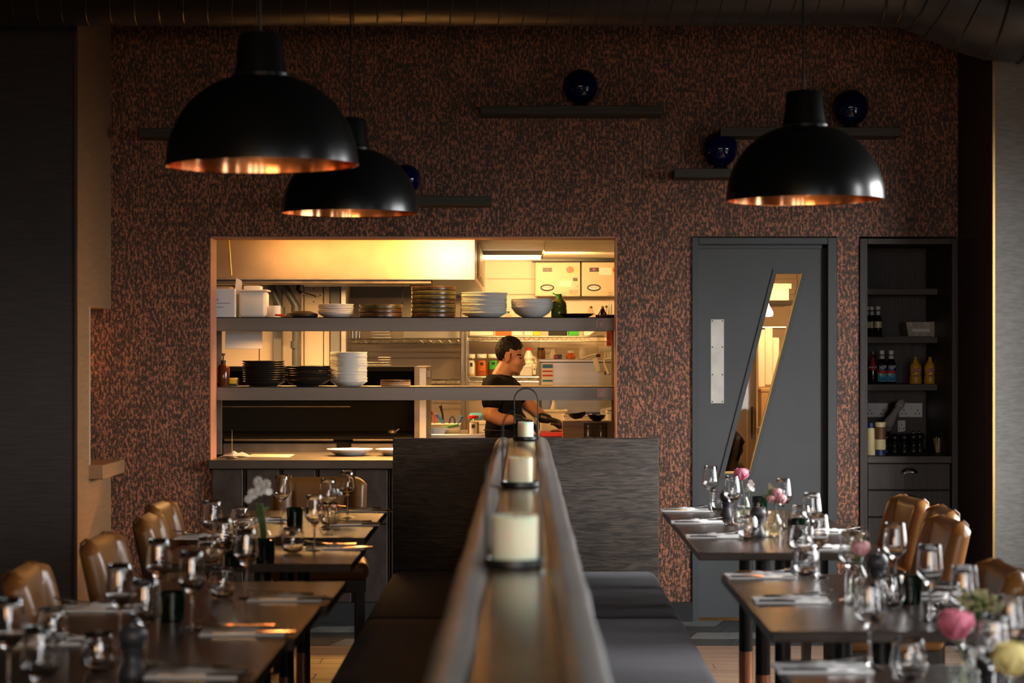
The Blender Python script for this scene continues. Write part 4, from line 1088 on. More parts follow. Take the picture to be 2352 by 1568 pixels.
for q in (1351, 1380):
    tt = small_bottle('glass_jar', q, YC+0.05, CZ, 0.034, 0.165, 'clear_jar', 'clear_jar', 'clear glass jar standing inside the pine crate, %s from the chef' % ('first' if q == 1351 else 'second'), 'jar', capr=0.9, caph=0.1, shoulder=0.95)
    ob('filling', cyl(nb(), (0, 0, 0.004), 0.030, 0.09, 20), M['mayo'], tt)
for q, tl, l in ((1329, 0.16, 'tilted black bowl on the pine crate'), (1372, 0.0, 'upright dark bowl on the pine crate')):
    o = ob('bowl', lathe(nb(), bowl_prof(0.052, 0.034), 32), M['black_china'], None, (X(q, YC), YC+0.09, zc+0.009+0.012*(tl > 0)), (0, -tl, 0), label=l, cat='bowl')

# ------------------------------------------------------------------ kitchen equipment
YH = 12.2; hx = X(1090, YH); hz = Z(640, YH)
t = thing('extractor_hood', 'large steel extractor hood over the black range', 'hood', (0, 0, 0))
ob('front_panel', box(nb(), -2.3, hx, YH, YH+0.02, hz, 2.134), M['hood_steel'], t)
ob('side_panel', box(nb(), hx-0.02, hx, YH+0.02, 15.6, hz, 2.134), M['hood_steel'], t)
ob('side_frame', box(nb(), hx, hx+0.006, YH+0.75, 14.9, hz+0.03, 2.12, 0.002, 1), M['dark_steel'], t)
ob('side_sheet', box(nb(), hx+0.006, hx+0.010, YH+1.0, 14.6, hz+0.05, 2.10), M['hood_steel'], t)
ob('gutter', box(nb(), -2.3, hx, YH, YH+0.30, hz-0.004, hz+0.004), M['steel'], t)
ob('gutter', box(nb(), hx-0.30, hx, YH+0.30, 15.6, hz-0.004, hz+0.004), M['steel'], t)
ob('filter_panel', box(nb(), -2.3, hx-0.3, YH+0.30, 15.6, hz+0.06, hz+0.08), M['dark_steel'], t)
ob('front_rail', box(nb(), -2.3, X(990, YH), YH+0.05, YH+0.28, hz-0.028, hz-0.004, 0.003, 1), M['dark_steel'], t)
ob('under_lamp', box(nb(), X(700, 12.7), X(940, 12.7), 12.66, 12.72, hz-0.03, hz+0.06), M['white_plastic'], t)
ob('pull_cord', tube(nb(), [(X(927, 12.5), 12.4, hz-0.004), (X(927, 12.5), 12.4, Z(690, 12.4)), (X(927, 12.5), 12.4, Z(698, 12.4))], [0.0015, 0.0015, 0.004], 6), M['ink'], t)
ob('yellow_strap', tube(nb(), [(X(525, YH), YH-0.004, 2.13), (X(529, YH), YH-0.004, 2.0), (X(532, YH), YH-0.004, hz+0.02)], 0.004, 6), M['yellow'], t)
t = thing('strip_light', 'lit fluorescent strip light on the kitchen ceiling', 'light', (0, 0, 0))
x0, x1 = X(1096, 14.5), X(1242, 14.5)
ob('housing', box(nb(), x0-0.01, x1+0.01, 14.45, 14.57, 2.105, 2.135), M['white_plastic'], t)
ob('diffuser', box(nb(), x0, x1, 14.46, 14.56, 2.078, 2.105, 0.008, 2), M['tube'], t)
# range
t = thing('range_cooker', 'black range with two steel oven doors behind the pass', 'cooker', (0, 0, 0))
YR = 12.35; rx0, rx1 = X(500, YR)-0.15, X(948, YR)
ob('body', box(nb(), rx0, rx1, YR+0.03, YR+0.75, 0.1, 0.90), M['range_black'], t)
ob('hob', box(nb(), rx0, rx1, YR, YR+0.75, 0.90, 0.925, 0.004, 1), M['range_black'], t)
ob('back_guard', box(nb(), rx0, rx1, YR+0.66, YR+0.75, 0.925, Z(842, YR+0.66), 0.004, 1), M['range_black'], t)
ob('plate_shelf', box(nb(), rx0, rx1, YR+0.30, YR+0.66, Z(842, YR+0.30)-0.03, Z(842, YR+0.3), 0.004, 1), M['range_black'], t)
ob('shelf_rail', tube(nb(), [(rx0, YR+0.29, Z(934, YR+0.29)), (X(795, YR), YR+0.29, Z(934, YR+0.29))], 0.004, 8), M['dark_steel'], t)
for a, b in ((512, 773), (806, 1040)):
    d = ob('oven_door', box(nb(), X(a, YR), X(b, YR), YR, YR+0.03, 0.32, Z(1018, YR), 0.004, 1), M['dark_steel'], t)
    ob('door_handle', tube(nb(), [(X(a+6, YR), YR-0.035, Z(1010, YR)), (X(b-6, YR), YR-0.035, Z(1010, YR))], 0.009, 12), M['dark_steel'], d)
t = thing('fryer', 'slim steel fryer column at the end of the black range', 'fryer', (0, 0, 0))
ob('column', box(nb(), rx1+0.005, X(978, YR), YR+0.05, YR+0.75, 0.0, Z(842, YR+0.05), 0.003, 1), M['dark_steel'], t)
ob('side_bracket', box(nb(), X(978, YR), X(988, YR), YR+0.1, YR+0.2, Z(868, YR), Z(850, YR), 0.002, 1), M['dark_steel'], t)
ob('front_sheet', box(nb(), X(963, YR), X(978, YR), YR+0.046, YR+0.05, 0.1, Z(842, YR+0.05)-0.01), M['steel'], t)
t = thing('ladle', 'steel spoon leaning on the black range hob', 'ladle', (0, 0, 0))
ob('handle', tube(nb(), [(X(905, 12.5), 12.5, Z(993, 12.5)), (X(917, 12.5), 12.5, Z(985, 12.5))], 0.004, 8), M['chrome'], t)
ob('scoop', ball(nb(), (X(901, 12.5), 12.5, 0.943), (0.03, 0.03, 0.018), 16, 8), M['dark_steel'], t)
for k, (a, b, z0, z1) in enumerate(((842, 868, 830, 821), (872, 897, 830, 811))):
    t = thing('wire_rack', ('low', 'taller')[k] + ' stack of wire racks on the shelf above the range', 'rack', (0, 0, 0))
    zz = Z(842, YR+0.3)
    for i in range(2+k*2):
        q = zz + 0.008 + i*0.016
        ob('wire_tray', tube(nb(), [(X(a, 12.9), 12.8, q), (X(b, 12.9), 12.8, q), (X(b, 12.9), 12.95, q), (X(a, 12.9), 12.95, q)], 0.0028, 6, True), M['chrome'], t)
        ob('wire_bars', tube(nb(), [(X(a, 12.9), 12.85, q), (X(b, 12.9), 12.85, q)], 0.002, 6), M['chrome'], t)
# pipes
t = thing('waste_pipe', 'dark plastic drain pipe bending down beside the cover disc', 'pipe', (0, 0, 0))
yp = 13.85
ob('pipe_run', tube(nb(), [(X(643, yp), yp, Z(640, yp)), (X(662, yp), yp, Z(672, yp)), (X(679, yp), yp, Z(700, yp)), (X(680, yp), yp, Z(722, yp)), (X(678, yp), yp, 0.3)], 0.026, 18), M['pipe_grey'], t)
ob('collar', cyl(nb(), (X(680, yp), yp, Z(720, yp)), 0.032, 0.05, 18), M['pipe_grey'], t)
ob('collar', cyl(nb(), (X(678, yp), yp, Z(800, yp)), 0.031, 0.05, 18), M['pipe_grey'], t)
t = thing('waste_pipe', 'shorter dark drain pipe slanting down behind the white tub', 'pipe', (0, 0, 0))
ob('pipe_run', tube(nb(), [(X(615, yp), yp, Z(640, yp)), (X(628, yp), yp, Z(672, yp)), (X(641, yp), yp, Z(700, yp)), (X(644, yp), yp, Z(730, yp)), (X(644, yp), yp, Z(760, yp))], 0.026, 18), M['pipe_grey'], t)
ob('collar', cyl(nb(), (X(644, yp), yp, Z(722, yp)), 0.032, 0.05, 18), M['pipe_grey'], t)
t = thing('wall_lever', 'jointed metal arm reaching to the cover disc', 'lever', (0, 0, 0))
ob('arm', tube(nb(), [(X(687, 13.9), 13.9, Z(669, 13.9)), (X(725, 13.9), 13.92, Z(681, 13.9))], 0.007, 10), M['chrome'], t)
ob('bracket', tube(nb(), [(X(687, 13.9), 13.9, Z(650, 13.9)), (X(684, 13.9), 13.88, Z(664, 13.9)), (X(690, 13.9), 13.9, Z(672, 13.9))], 0.012, 10), M['black_plastic'], t)
# control boxes
YB = 15.62
for k, (a, b) in enumerate(((1229, 1333), (1336, 1441))):
    t = thing('control_box', ('cream refrigeration control box beside the ceiling light', 'second cream refrigeration control box cut by the opening edge')[k], 'control box', (0, 0, 0), 0, 'refrigeration control boxes')
    ob('casing', box(nb(), X(a, YB), X(b, YB), YB, 15.795, Z(680, YB), Z(602, YB), 0.004, 1), M['control'], t)
    def q(px, py): return (X(a+px, YB), YB-0.002, Z(py, YB))
    ds = ob('display', box(nb(), q(18, 0)[0], q(39, 0)[0], YB-0.006, YB, Z(624, YB), Z(614.5, YB), 0.001, 1), M['black_plastic'], t)
    text('digits', ('2', '01')[k], 0.020, (q(28.5, 0)[0], YB-0.007, Z(619.3, YB)), M['led_red'], ds)
    ob('isolator_plate', box(nb(), q(70, 0)[0], q(87.5, 0)[0], YB-0.003, YB, Z(628, YB), Z(611, YB)), M['yellow'], t)
    ob('isolator_knob', cyl(nb(), (q(79, 0)[0], YB-0.030, Z(619.5, YB)), 0.026, 0.028, 24, 'Y'), M['red'], t)
    if k == 0:
        wp = ob('warning_sign', prism(nb(), [(q(89, 0)[0], Z(625, YB)), (q(100, 0)[0], Z(625, YB)), (q(94.5, 0)[0], Z(614, YB))], YB-0.003, YB), M['yellow'], t)
        text('mark', '!', 0.02, (q(94.5, 0)[0], YB-0.0035, Z(621, YB)), M['ink'], wp)
        ob('switch', box(nb(), q(87, 0)[0], q(97, 0)[0], YB-0.008, YB, Z(645, YB), Z(638, YB), 0.002, 1), M['black_plastic'], t)
        text('lettering', 'A', 0.018, q(97.5, 657.5), M['ink'], t)
        ob('notice_label', box(nb(), q(54, 0)[0], q(84, 0)[0], YB-0.002, YB, Z(658.5, YB), Z(644, YB)), M['card_white'], t)
        for i in range(5):
            ob('print_line', box(nb(), q(78, 0)[0], q(101, 0)[0]-0.01*(i % 2), YB-0.0015, YB, Z(666+i*2.4, YB)-0.0015, Z(666+i*2.4, YB)+0.001), M['ink_red'], t)
    else:
        ob('notice_label', box(nb(), q(40, 0)[0], q(69, 0)[0], YB-0.002, YB, Z(631, YB), Z(614.5, YB)), M['card_white'], t)
    cxx, czz = q(28, 0)[0], Z(660.5, YB)
    pts = [(cxx+0.047*math.cos(2*PI*i/36), YB-0.003, czz+0.021*math.sin(2*PI*i/36)) for i in range(36)]
    bd = ob('badge', prism(nb(), [(p_[0], p_[2]) for p_ in pts], YB-0.003, YB), M['card_white'], t)
    ob('badge_ring', tube(nb(), pts, 0.0055, 6, True), M['ink'], bd)
    text('lettering', 'FOSTER', 0.019, (cxx, YB-0.004, czz), M['ink'], bd)
    text('lettering', 'nette', 0.014, q(66, 672), M['ink'], t)
    text('lettering', 'support', 0.010, q(66, 677), M['ink'], t)
# wire shelving
def wire_unit(x0, x1, zs, lab):
    t = thing('wire_shelving', lab, 'shelving', (0, 0, 0))
    Y0, Y1 = 15.2, 15.62
    for x in (x0, x1):
        for y in (Y0, Y1):
            ob('post', cyl(nb(), (x, y, 0), 0.011, 1.78, 12), M['chrome'], t)
    for z in zs:
        bm = nb()
        for y in (Y0, Y1):
            tube(bm, [(x0, y, z), (x1, y, z)], 0.0045, 6); tube(bm, [(x0, y, z-0.034), (x1, y, z-0.034)], 0.0045, 6)
        n = int((x1-x0)/0.034); pts = []
        for i in range(n+1):
            pts.append((x0+(x1-x0)*i/n, Y0, z - (0.034 if i % 2 else 0)))
        tube(bm, pts, 0.0028, 5)
        for i in range(int((x1-x0)/0.05)):
            tube(bm, [(x0+0.02+i*0.05, Y0, z+0.002), (x0+0.02+i*0.05, Y1, z+0.002)], 0.002, 4)
        ob('wire_shelf', bm, M['chrome'], t)
Y2 = 15.3
s1a, s1b = Z(779, 15.2), Z(873, 15.2)
s2a, s2b = Z(773, 15.2), Z(866, 15.2)
wire_unit(X(790, 15.2), X(1061, 15.2), (s1a, s1b, 0.6), 'chrome wire shelving unit behind the range')
wire_unit(X(1071.5, 15.2), X(1402, 15.2), (s2a, s2b, 0.6), 'chrome wire shelving unit behind the chef')
ob('lintel', box(nb(), X(797, 15.7), X(1060, 15.7), 15.66, 15.80, Z(683, 15.66), Z(656, 15.66), 0.003, 1), M['kitchen_grey'], kb)
ob('dark_trim', box(nb(), X(1222, 15.6), 1.2, 15.60, 15.80, 2.108, 2.134, 0.002, 1), M['black_iron'], kb)  # dark strip added for the gap band between back wall and ceiling
EXTRA = 0.008
def crate_box(name, px0, px1, ytop, zb, m, lab, Y=15.3, d=0.2, lidm=None, cat='box'):
    t = thing(name, lab, cat, (0, 0, 0))
    z1 = Z(ytop, Y)
    ob('box_body', box(nb(), X(px0, Y), X(px1, Y), Y, Y+d, zb, z1, 0.003, 1), M[m], t)
    ob('lid', box(nb(), X(px0, Y)-0.002, X(px1, Y)+0.002, Y-0.003, Y+d, z1-0.02, z1+0.004, 0.002, 1), M[lidm or m], t)
    return t
zt2 = s2a+EXTRA
for a, b, yt, m, l in ((1079, 1133, 735, 'card_white', 'long pale box at the post end of the top wire shelf'), (1138, 1174, 740, 'orange', 'orange labelled carton on the top wire shelf'), (1176, 1200, 742, 'card_white', 'white carton beside the orange one on the top wire shelf'),
                       (1205, 1223, 745, 'paper', 'narrow cream packet on the top wire shelf'), (1225, 1241, 742, 'yellow', 'yellow packet on the top wire shelf'), (1260, 1303, 744, 'black_plastic', 'low black crate on the top wire shelf'), (1306, 1330, 748, 'green', 'green packet on the top wire shelf'), (1341, 1368, 744, 'card_white', 'white carton at the door end of the top wire shelf')):
    crate_box('carton', a, b, yt, zt2, m, l)
t = crate_box('storage_tray', 926, 1054, 750, s1a+EXTRA, 'card_white', 'wide white tray on the top wire shelf behind the range', d=0.25, cat='tray')
for k, (a, b, n) in enumerate(((803, 828, 3), (850, 900, 3))):
    t = thing('pan_stack', ('upright steel containers on the wire shelf behind the range', 'nested steel trays on the wire shelf behind the range')[k], 'tray', (0, 0, 0))
    for i in range(n):
        if k: ob('tray', box(nb(), X(a+i, Y2), X(b-i*2, Y2), Y2, Y2+0.2, s1a+EXTRA+i*0.022, s1a+EXTRA+i*0.022+0.010, 0.002, 1), M['chrome'], t)
        else: ob('container', cyl(nb(), (X(a+4+i*8, Y2), Y2+0.1, s1a+EXTRA), 0.013, 0.085, 16), M['chrome'], t)
def jar(px0, px1, yt, Y, zb, mfill, mlid, lab, lbl=None, mj='clear_jar'):
    r = (X(px1, Y)-X(px0, Y))/2; h = Z(yt, Y)-zb
    t = thing('spice_jar', lab, 'jar', (X((px0+px1)/2, Y), Y+r, zb), 0)
    ob('jar_body', lathe(nb(), [(0, 0.001), (r*0.92, 0), (r, 0.006), (r, h*0.66), (r*0.85, h*0.80), (r*0.82, h*0.84)], 24), M[mj], t)
    ob('contents', lathe(nb(), [(0, 0.003), (r*0.93, 0.003), (r*0.95, h*0.62), (0, h*0.64)], 22), M[mfill], t)
    ob('lid', lathe(nb(), [(0, h*0.82), (r*0.90, h*0.82), (r*0.92, h*0.84), (r*0.92, h*0.985), (r*0.88, h), (0, h)], 24), M[mlid], t)
    if lbl:
        px_a, px_b, y_a, y_b, ml = lbl
        lo, hi = Z(y_b, Y)-zb, Z(y_a, Y)-zb
        a0_, a1_ = -PI/2-0.75, -PI/2+0.75
        bm = nb(); prev = None
        for i in range(9):
            a = a0_+(a1_-a0_)*i/8
            cur = (bm.verts.new((r*1.015*math.cos(a), r*1.015*math.sin(a), lo)), bm.verts.new((r*1.015*math.cos(a), r*1.015*math.sin(a), hi)))
            if prev: bm.faces.new((prev[0], cur[0], cur[1], prev[1]))
            prev = cur
        lp = ob('paper_label', bm, M[ml], t)
        ob('label_mark', box(nb(), -r*0.3, r*0.3, -r*1.03-0.001, -r*1.03+0.001, hi-(hi-lo)*0.45, hi-(hi-lo)*0.15), M['ink'], lp)
    return t
zb2 = s2b+EXTRA
jar(1073, 1092, 813, 15.25, zb2, 'mayo', 'white_plastic', 'spice jar with pale contents and white label next to the shelf post', (0, 0, 828, 858, 'card_white'))
jar(1094, 1119, 813, 15.25, zb2, 'orange', 'white_plastic', 'spice jar of orange powder with an orange label behind the chef', (0, 0, 828, 852, 'orange'))
jar(1120, 1146, 813, 15.25, zb2, 'brown_spice', 'white_plastic', 'spice jar of brown powder with a green label behind the chef', (0, 0, 828, 848, 'green'))
crate_box('seasoning_box', 1194, 1221, 838, zb2, 'grey_china', 'grey and white box beyond the chef face on the wire shelf', 15.24, 0.15, 'card_white')
jar(1223, 1232, 836, 15.24, zb2, 'brown_spice', 'white_plastic', 'thin labelled jar beside the steel cabinet on the wire shelf', (0, 0, 842, 860, 'card_white'))
t = small_bottle('milk_jug', 1214, 15.45, zb2, 0.052, Z(798, 15.45)-zb2, 'white_plastic', 'red', 'white milk jug with a red cap in front of the chef face', 'jug', capr=0.35, caph=0.10, shoulder=0.55)
ob('handle', tube(nb(), [(0.03, -0.045, 0.14), (0.052, -0.05, 0.13), (0.055, -0.05, 0.07), (0.04, -0.048, 0.05)], 0.008, 8), M['white_plastic'], t)
# steel cabinet
t = thing('steel_cabinet', 'steel refrigerated cabinet with bottles standing on top', 'cabinet', (0, 0, 0))
fy = 14.02; fz = Z(831, fy)
ob('cabinet_body', box(nb(), X(1243, fy), 0.95, fy, fy+0.7, 0.05, fz-0.002, 0.004, 1), M['steel'], t)
ob('cabinet_top', box(nb(), X(1238, fy), 0.96, fy-0.012, fy+0.72, fz-0.002, fz+0.02, 0.004, 1), M['steel'], t)
ob('side_edge', box(nb(), X(1238, fy), X(1243, fy), fy, fy+0.02, 0.05, fz-0.002), M['dark_steel'], t)
nt_ = ob('notice', box(nb(), X(1243.5, fy), X(1271.5, fy), fy-0.003, fy, Z(889, fy), Z(834, fy)), M['card_white'], None, label='white printed notice with blue and red lines on the steel cabinet', cat='notice')
for a, b, m in ((836.5, 845, 'ink_blue'), (850.5, 854, 'ink_red'), (860, 864, 'ink_red'), (872, 876, 'ink_blue'), (884, 887, 'ink')):
    ob('print_band', box(nb(), X(1246, fy), X(1269.5, fy), fy-0.0042, fy-0.003, Z(b, fy), Z(a, fy)), M[m], nt_)
ft = fz+0.02
small_bottle('brown_jar', 1243, fy+0.2, ft, 0.028, 0.078, 'brown_spice', 'black_plastic', 'brown jar with a black lid on the steel cabinet', 'jar', capr=0.85, caph=0.2, shoulder=0.85)
small_bottle('white_bottle', 1270, fy+0.2, ft, 0.024, 0.070, 'tub', 'white_plastic', 'pale tapering bottle on the steel cabinet', capr=0.5, caph=0.2, shoulder=0.4, label=(0.05, 0.4, 'card_white'))
small_bottle('orange_bottle', 1311, fy+0.1, ft, 0.033, 0.060, 'orange', 'white_plastic', 'squat orange bottle with a white cap on the steel cabinet', capr=0.65, caph=0.3, shoulder=0.45)
small_bottle('white_bottle', 1337, fy+0.12, ft, 0.023, 0.080, 'white_plastic', 'white_plastic', 'white ribbed bottle in the middle of the steel cabinet top', capr=0.7, caph=0.2, shoulder=0.6)
t = thing('tea_packet', 'small purple and red packet on the steel cabinet', 'packet', (0, 0, 0))
ob('packet_body', box(nb(), X(1273, fy), X(1291, fy), fy+0.05, fy+0.12, ft, ft+0.030, 0.003, 1), M['navy'], t)
ob('packet_band', box(nb(), X(1274, fy), X(1281, fy), fy+0.048, fy+0.05, ft+0.004, ft+0.026), M['ink_red'], t)
t = thing('cup_dispenser', 'clear box of white cups and packets at the door end of the cabinet top', 'dispenser', (0, 0, 0))
ob('stand', box(nb(), X(1371, fy), X(1388, fy), fy+0.06, fy+0.16, ft, Z(770, fy), 0.003, 1), M['clear_jar'], t)
ob('tray', box(nb(), X(1376, fy), X(1416, fy), fy+0.04, fy+0.2, ft+0.05, ft+0.075, 0.004, 1), M['grey_china'], t)
ob('red_card', box(nb(), X(1395, fy), X(1411, fy), fy+0.1, fy+0.11, ft+0.075, Z(757, fy)), M['wine_red'], t)
text('lettering', 'HO', 0.028, (X(1403, fy), fy+0.098, Z(783, fy)), M['orange'], t)
ob('white_sheet', prism(nb(), [(X(1352, fy), Z(772, fy)), (X(1372, fy), Z(757, fy)), (X(1398, fy), Z(757, fy)), (X(1392, fy), Z(774, fy))], fy+0.16, fy+0.163), M['card_white'], t)
for k in range(9):
    ob('cup_rim', cyl(nb(), (X(1380+k*3.6, fy), fy+0.06, ft+0.075), 0.004, 0.014, 8), M['white_plastic'], t)
t = thing('scraper', 'clear plastic scraper hanging over the cabinet edge', 'scraper', (0, 0, 0))
ob('blade', box(nb(), -0.017, 0.017, -0.002, 0.002, -0.095, 0.0, 0.0018, 2), M['tub'], t, (X(1366, fy), fy-0.02, ft+0.005), (0, R(-18), 0))
ob('handle', tube(nb(), [(X(1335, fy), fy+0.0, ft+0.002), (X(1352, fy), fy-0.01, ft+0.022), (X(1372, fy), fy-0.01, ft+0.034)], 0.006, 8), M['tub'], t)
ob('clip', box(nb(), X(1369, fy), X(1379, fy), fy-0.03, fy+0.0, ft+0.012, ft+0.034, 0.003, 1), M['black_plastic'], t)
t = thing('tag_strip', 'pale yellow strip hanging down the cabinet front', 'strip', (0, 0, 0))
pts = [(X(1389, fy), fy-0.018, ft+0.05), (X(1388, fy), fy-0.02, ft+0.02), (X(1387, fy), fy-0.02, ft-0.02), (X(1391, fy), fy-0.02, ft-0.06), (X(1397, fy), fy-0.02, ft-0.102)]
ob('strip_band', tube(nb(), pts, [0.003, 0.003, 0.005, 0.008, 0.008], 8), M['mayo'], t)
ob('strip_clip', box(nb(), X(1388, fy), X(1391, fy), fy-0.018, fy-0.012, ft-0.105, ft-0.085), M['black_plastic'], t)
# prep counters
t = thing('prep_counter', 'steel prep counter behind the chef along the shelving', 'counter', (0, 0, 0))
ob('worktop', box(nb(), X(982, 13.3), 1.0, 13.25, 13.98, 0.86, 0.90, 0.004, 1), M['steel'], t)
ob('cupboard', box(nb(), X(982, 13.3)+0.03, 0.97, 13.32, 13.95, 0.0, 0.86), M['dark_steel'], t)
t = thing('prep_table', 'steel work table where the chef is cutting', 'table', (0, 0, 0))
ob('worktop', box(nb(), 0.14, 0.98, 12.42, 13.22, 0.87, 0.90, 0.004, 1), M['steel'], t)
for a in (0.18, 0.94):
    for b in (12.47, 13.17): ob('leg', box(nb(), a-0.02, a+0.02, b-0.02, b+0.02, 0, 0.87), M['steel'], t)
K = 0.90
t = thing('chopping_board', 'red chopping board under the gloved hand', 'board', (0, 0, 0))
ob('board_slab', box(nb(), X(1241, 12.6), X(1296, 12.6), 12.6, 12.95, K+0.012, K+0.036, 0.004, 1), M['red'], t)
ob('board_foot', box(nb(), X(1246, 12.6), X(1290, 12.6), 12.64, 12.9, K, K+0.012, 0.002, 1), M['card_white'], t)
for k, (x, y) in enumerate(((X(1285, 12.8), 12.78), (X(1276, 12.8), 12.74))):
    ob('meat_slice', lathe(nb(), [(0, 0), (0.03, 0), (0.034, 0.006), (0.02, 0.014), (0, 0.016)], 16), M['brown_spice'] if k else M['orange'], None, (x, y, K+0.0365), label='%s slice of cooked meat on the red chopping board' % ('browned', 'orange-red')[1-k], cat='food')
for px0, px1, yt, Y, m, l in ((1241, 1303, 942, 13.45, 'tub', 'wide white storage tub behind the gloved hand'), (1294, 1360, 952, 13.3, 'card_white', 'white storage tub behind the pine crate'), (1394, 1420, 945, 13.3, 'card_white', 'tall white tub at the door end of the prep counter')):
    t = thing('storage_tub', l, 'tub', (0, 0, 0))
    ob('tub_body', box(nb(), X(px0, Y), X(px1, Y), Y, Y+0.2, K, Z(yt, Y), 0.012, 3), M[m], t)
    ob('tub_rim', box(nb(), X(px0, Y)-0.004, X(px1, Y)+0.004, Y-0.004, Y+0.204, Z(yt, Y)-0.012, Z(yt, Y), 0.003, 1), M[m], t)
small_bottle('white_bottle', 1273, 13.8, K, 0.036, Z(915, 13.8)-K, 'white_plastic', 'white_plastic', 'white rounded bottle behind the storage tubs', capr=0.4, caph=0.1, shoulder=0.6)
t = thing('leaflet', 'white folded leaflet with grey print behind the black bowls', 'paper', (0, 0, 0))
ob('sheet', prism(nb(), [(X(1381, 13.6), K), (X(1379, 13.6), Z(940, 13.6)), (X(1418, 13.6), Z(931, 13.6)), (X(1420, 13.6), K)], 13.6, 13.604), M['card_white'], t)
text('lettering', 'PROFESSIONAL', 0.014, (X(1400, 13.6), 13.599, Z(943, 13.6)), M['ink'], t, rot=(PI/2, R(-8), 0))
t = thing('blue_cloth', 'dark blue folded cloth behind the black bowls', 'cloth', (0, 0, 0))
ob('cloth_fold', box(nb(), X(1342, 13.7), X(1382, 13.7), 13.7, 13.85, K, Z(947, 13.7), 0.02, 3), M['navy'], t)
t = thing('blue_cloth', 'bright blue bundled cloth beside the spice jar', 'cloth', (0, 0, 0))
bm = nb(); box(bm, X(1076, 13.5), X(1110, 13.5), 13.5, 13.68, Z(967, 13.5), Z(949, 13.5), 0.022, 4); ob('cloth_fold', bm, M['cyan'], t)
crate_box('storage_tub', 1082, 1115, 967, K, 'tub', 'pale tub under the blue cloth bundle', 13.5, 0.18, cat='tub')
jar(1074, 1100, 954, 13.3, K, 'brown_spice', 'red', 'spice jar with a red lid next to the chef', (0, 0, 970, 998, 'card_white'))
t = thing('utensil_tub', 'clear tub holding blue handled utensils', 'tub', (0, 0, 0))
Yq = 13.4
ob('tub_body', box(nb(), X(990, Yq), X(1056, Yq), Yq, Yq+0.16, K, Z(974, Yq), 0.006, 2), M['tub'], t)
ob('tub_rim', box(nb(), X(988, Yq), X(1058, Yq), Yq-0.005, Yq+0.165, Z(976, Yq), Z(973, Yq), 0.002, 1), M['tub'], t)
def utensil(name, pts, r, m, lab, m2=None):
    t = thing(name, lab, 'utensil', (0, 0, 0), 0, 'utensils standing in the clear tub')
    P_ = [(X(a, Yq), Yq+dy, Z(b, Yq)) for a, b, dy in pts]
    ob('handle', tube(nb(), P_, r, 10), M[m], t)
    a, b = Vector(P_[-1]), Vector(P_[-2])
    d = (a-b).normalized()
    ob('end_cap', ball(nb(), a, r[-1]*1.25 if isinstance(r, list) else r*1.25, 10, 8), M[m2 or m], t)
utensil('spatula', [(1018, 985, .08), (1015, 950, .08), (1011, 934, .08)], [0.006, 0.007, 0.010], 'black_plastic', 'black spatula handle standing tallest in the clear tub')
utensil('whisk', [(1024, 985, .05), (1013, 965, .05), (1002, 953, .05)], [0.010, 0.011, 0.009], 'blue', 'blue whisk handle leaning in the clear tub')
utensil('peeler', [(996, 985, .10), (997, 960, .10), (991, 949, .10)], [0.006, 0.006, 0.008], 'red', 'red handle at the range end of the clear tub')
utensil('tongs', [(1029, 985, .07), (1033, 962, .07), (1038, 956, .07), (1043, 963, .07), (1045, 985, .07)], 0.006, 'navy', 'navy looped tongs handle in the clear tub')
utensil('brush', [(1046, 985, .04), (1054, 970, .04), (1060, 958, .04)], [0.007, 0.008, 0.009], 'blue', 'blue handle leaning toward the shelf post in the clear tub')
utensil('skewer', [(1004, 986, -.02), (1030, 979, -.02), (1052, 974, -.02)], 0.0045, 'green', 'lime green stick lying across the clear tub')
t = thing('food_pan', 'small steel food pans below the utensil tub', 'pan', (0, 0, 0))
ob('pan_body', prism(nb(), [(X(994, 13.28), K), (X(1020, 13.28), K), (X(1026, 13.28), K+0.035), (X(988, 13.28), K+0.035)], 13.26, 13.36), M['chrome'], t)
ob('pan_rim', box(nb(), X(984, 13.28), X(1030, 13.28), 13.255, 13.37, K+0.035, K+0.040), M['chrome'], t)
t = thing('tin', 'steel tin with a clip at the range end of the prep counter', 'tin', (X(986, 13.45), 13.45, K))
ob('tin_body', cyl(nb(), (0, 0, 0), 0.020, 0.12, 18), M['chrome'], t); ob('lid', cyl(nb(), (0, 0, 0.12), 0.021, 0.02, 18), M['black_plastic'], t)
# what shows through the door pane
t = thing('upright_fridge', 'steel upright fridge with a long handle seen through the door pane', 'fridge', (0, 0, 0))
ob('fridge_body', box(nb(), 1.35, X(1737, 13.6), 13.6, 14.3, 0.05, 1.75), mat('pale_steel', (0.62, 0.52, 0.40), 0.4, 0.3), t)
ob('fridge_door', box(nb(), X(1715, 13.6), X(1737, 13.6), 13.58, 13.6, 0.08, 1.73, 0.004, 1), mat('pale_steel_door', (0.60, 0.50, 0.38), 0.4, 0.3), t)
ob('handle', tube(nb(), [(X(1727, 13.55), 13.55, Z(1008, 13.55)), (X(1727, 13.55), 13.55, Z(934, 13.55))], 0.008, 10), M['black_plastic'], t)
t = thing('white_towel', 'white cloths hanging behind the fridge seen through the door pane', 'towel', (0, 0, 0))
for a, b, y0, y1 in ((1741, 1757, 757, 890), (1757, 1775, 752, 885), (1775, 1790, 775, 880)):
    ob('cloth', box(nb(), X(a, 14.6), X(b, 14.6), 14.6, 14.63, Z(y1, 14.6), Z(y0, 14.6), 0.01, 3), M['towel'], t)
ob('rail', tube(nb(), [(X(1735, 14.6), 14.615, Z(752, 14.6)), (X(1830, 14.6), 14.615, Z(752, 14.6))], 0.008, 8), M['chrome'], t)
crate_box('carton', 1748, 1790, 893, 0.9, 'card', 'brown carton below the hanging cloths seen through the door pane', 14.4, 0.2)
t = thing('side_table', 'low shelf under the brown carton seen through the door pane', 'table', (0, 0, 0))
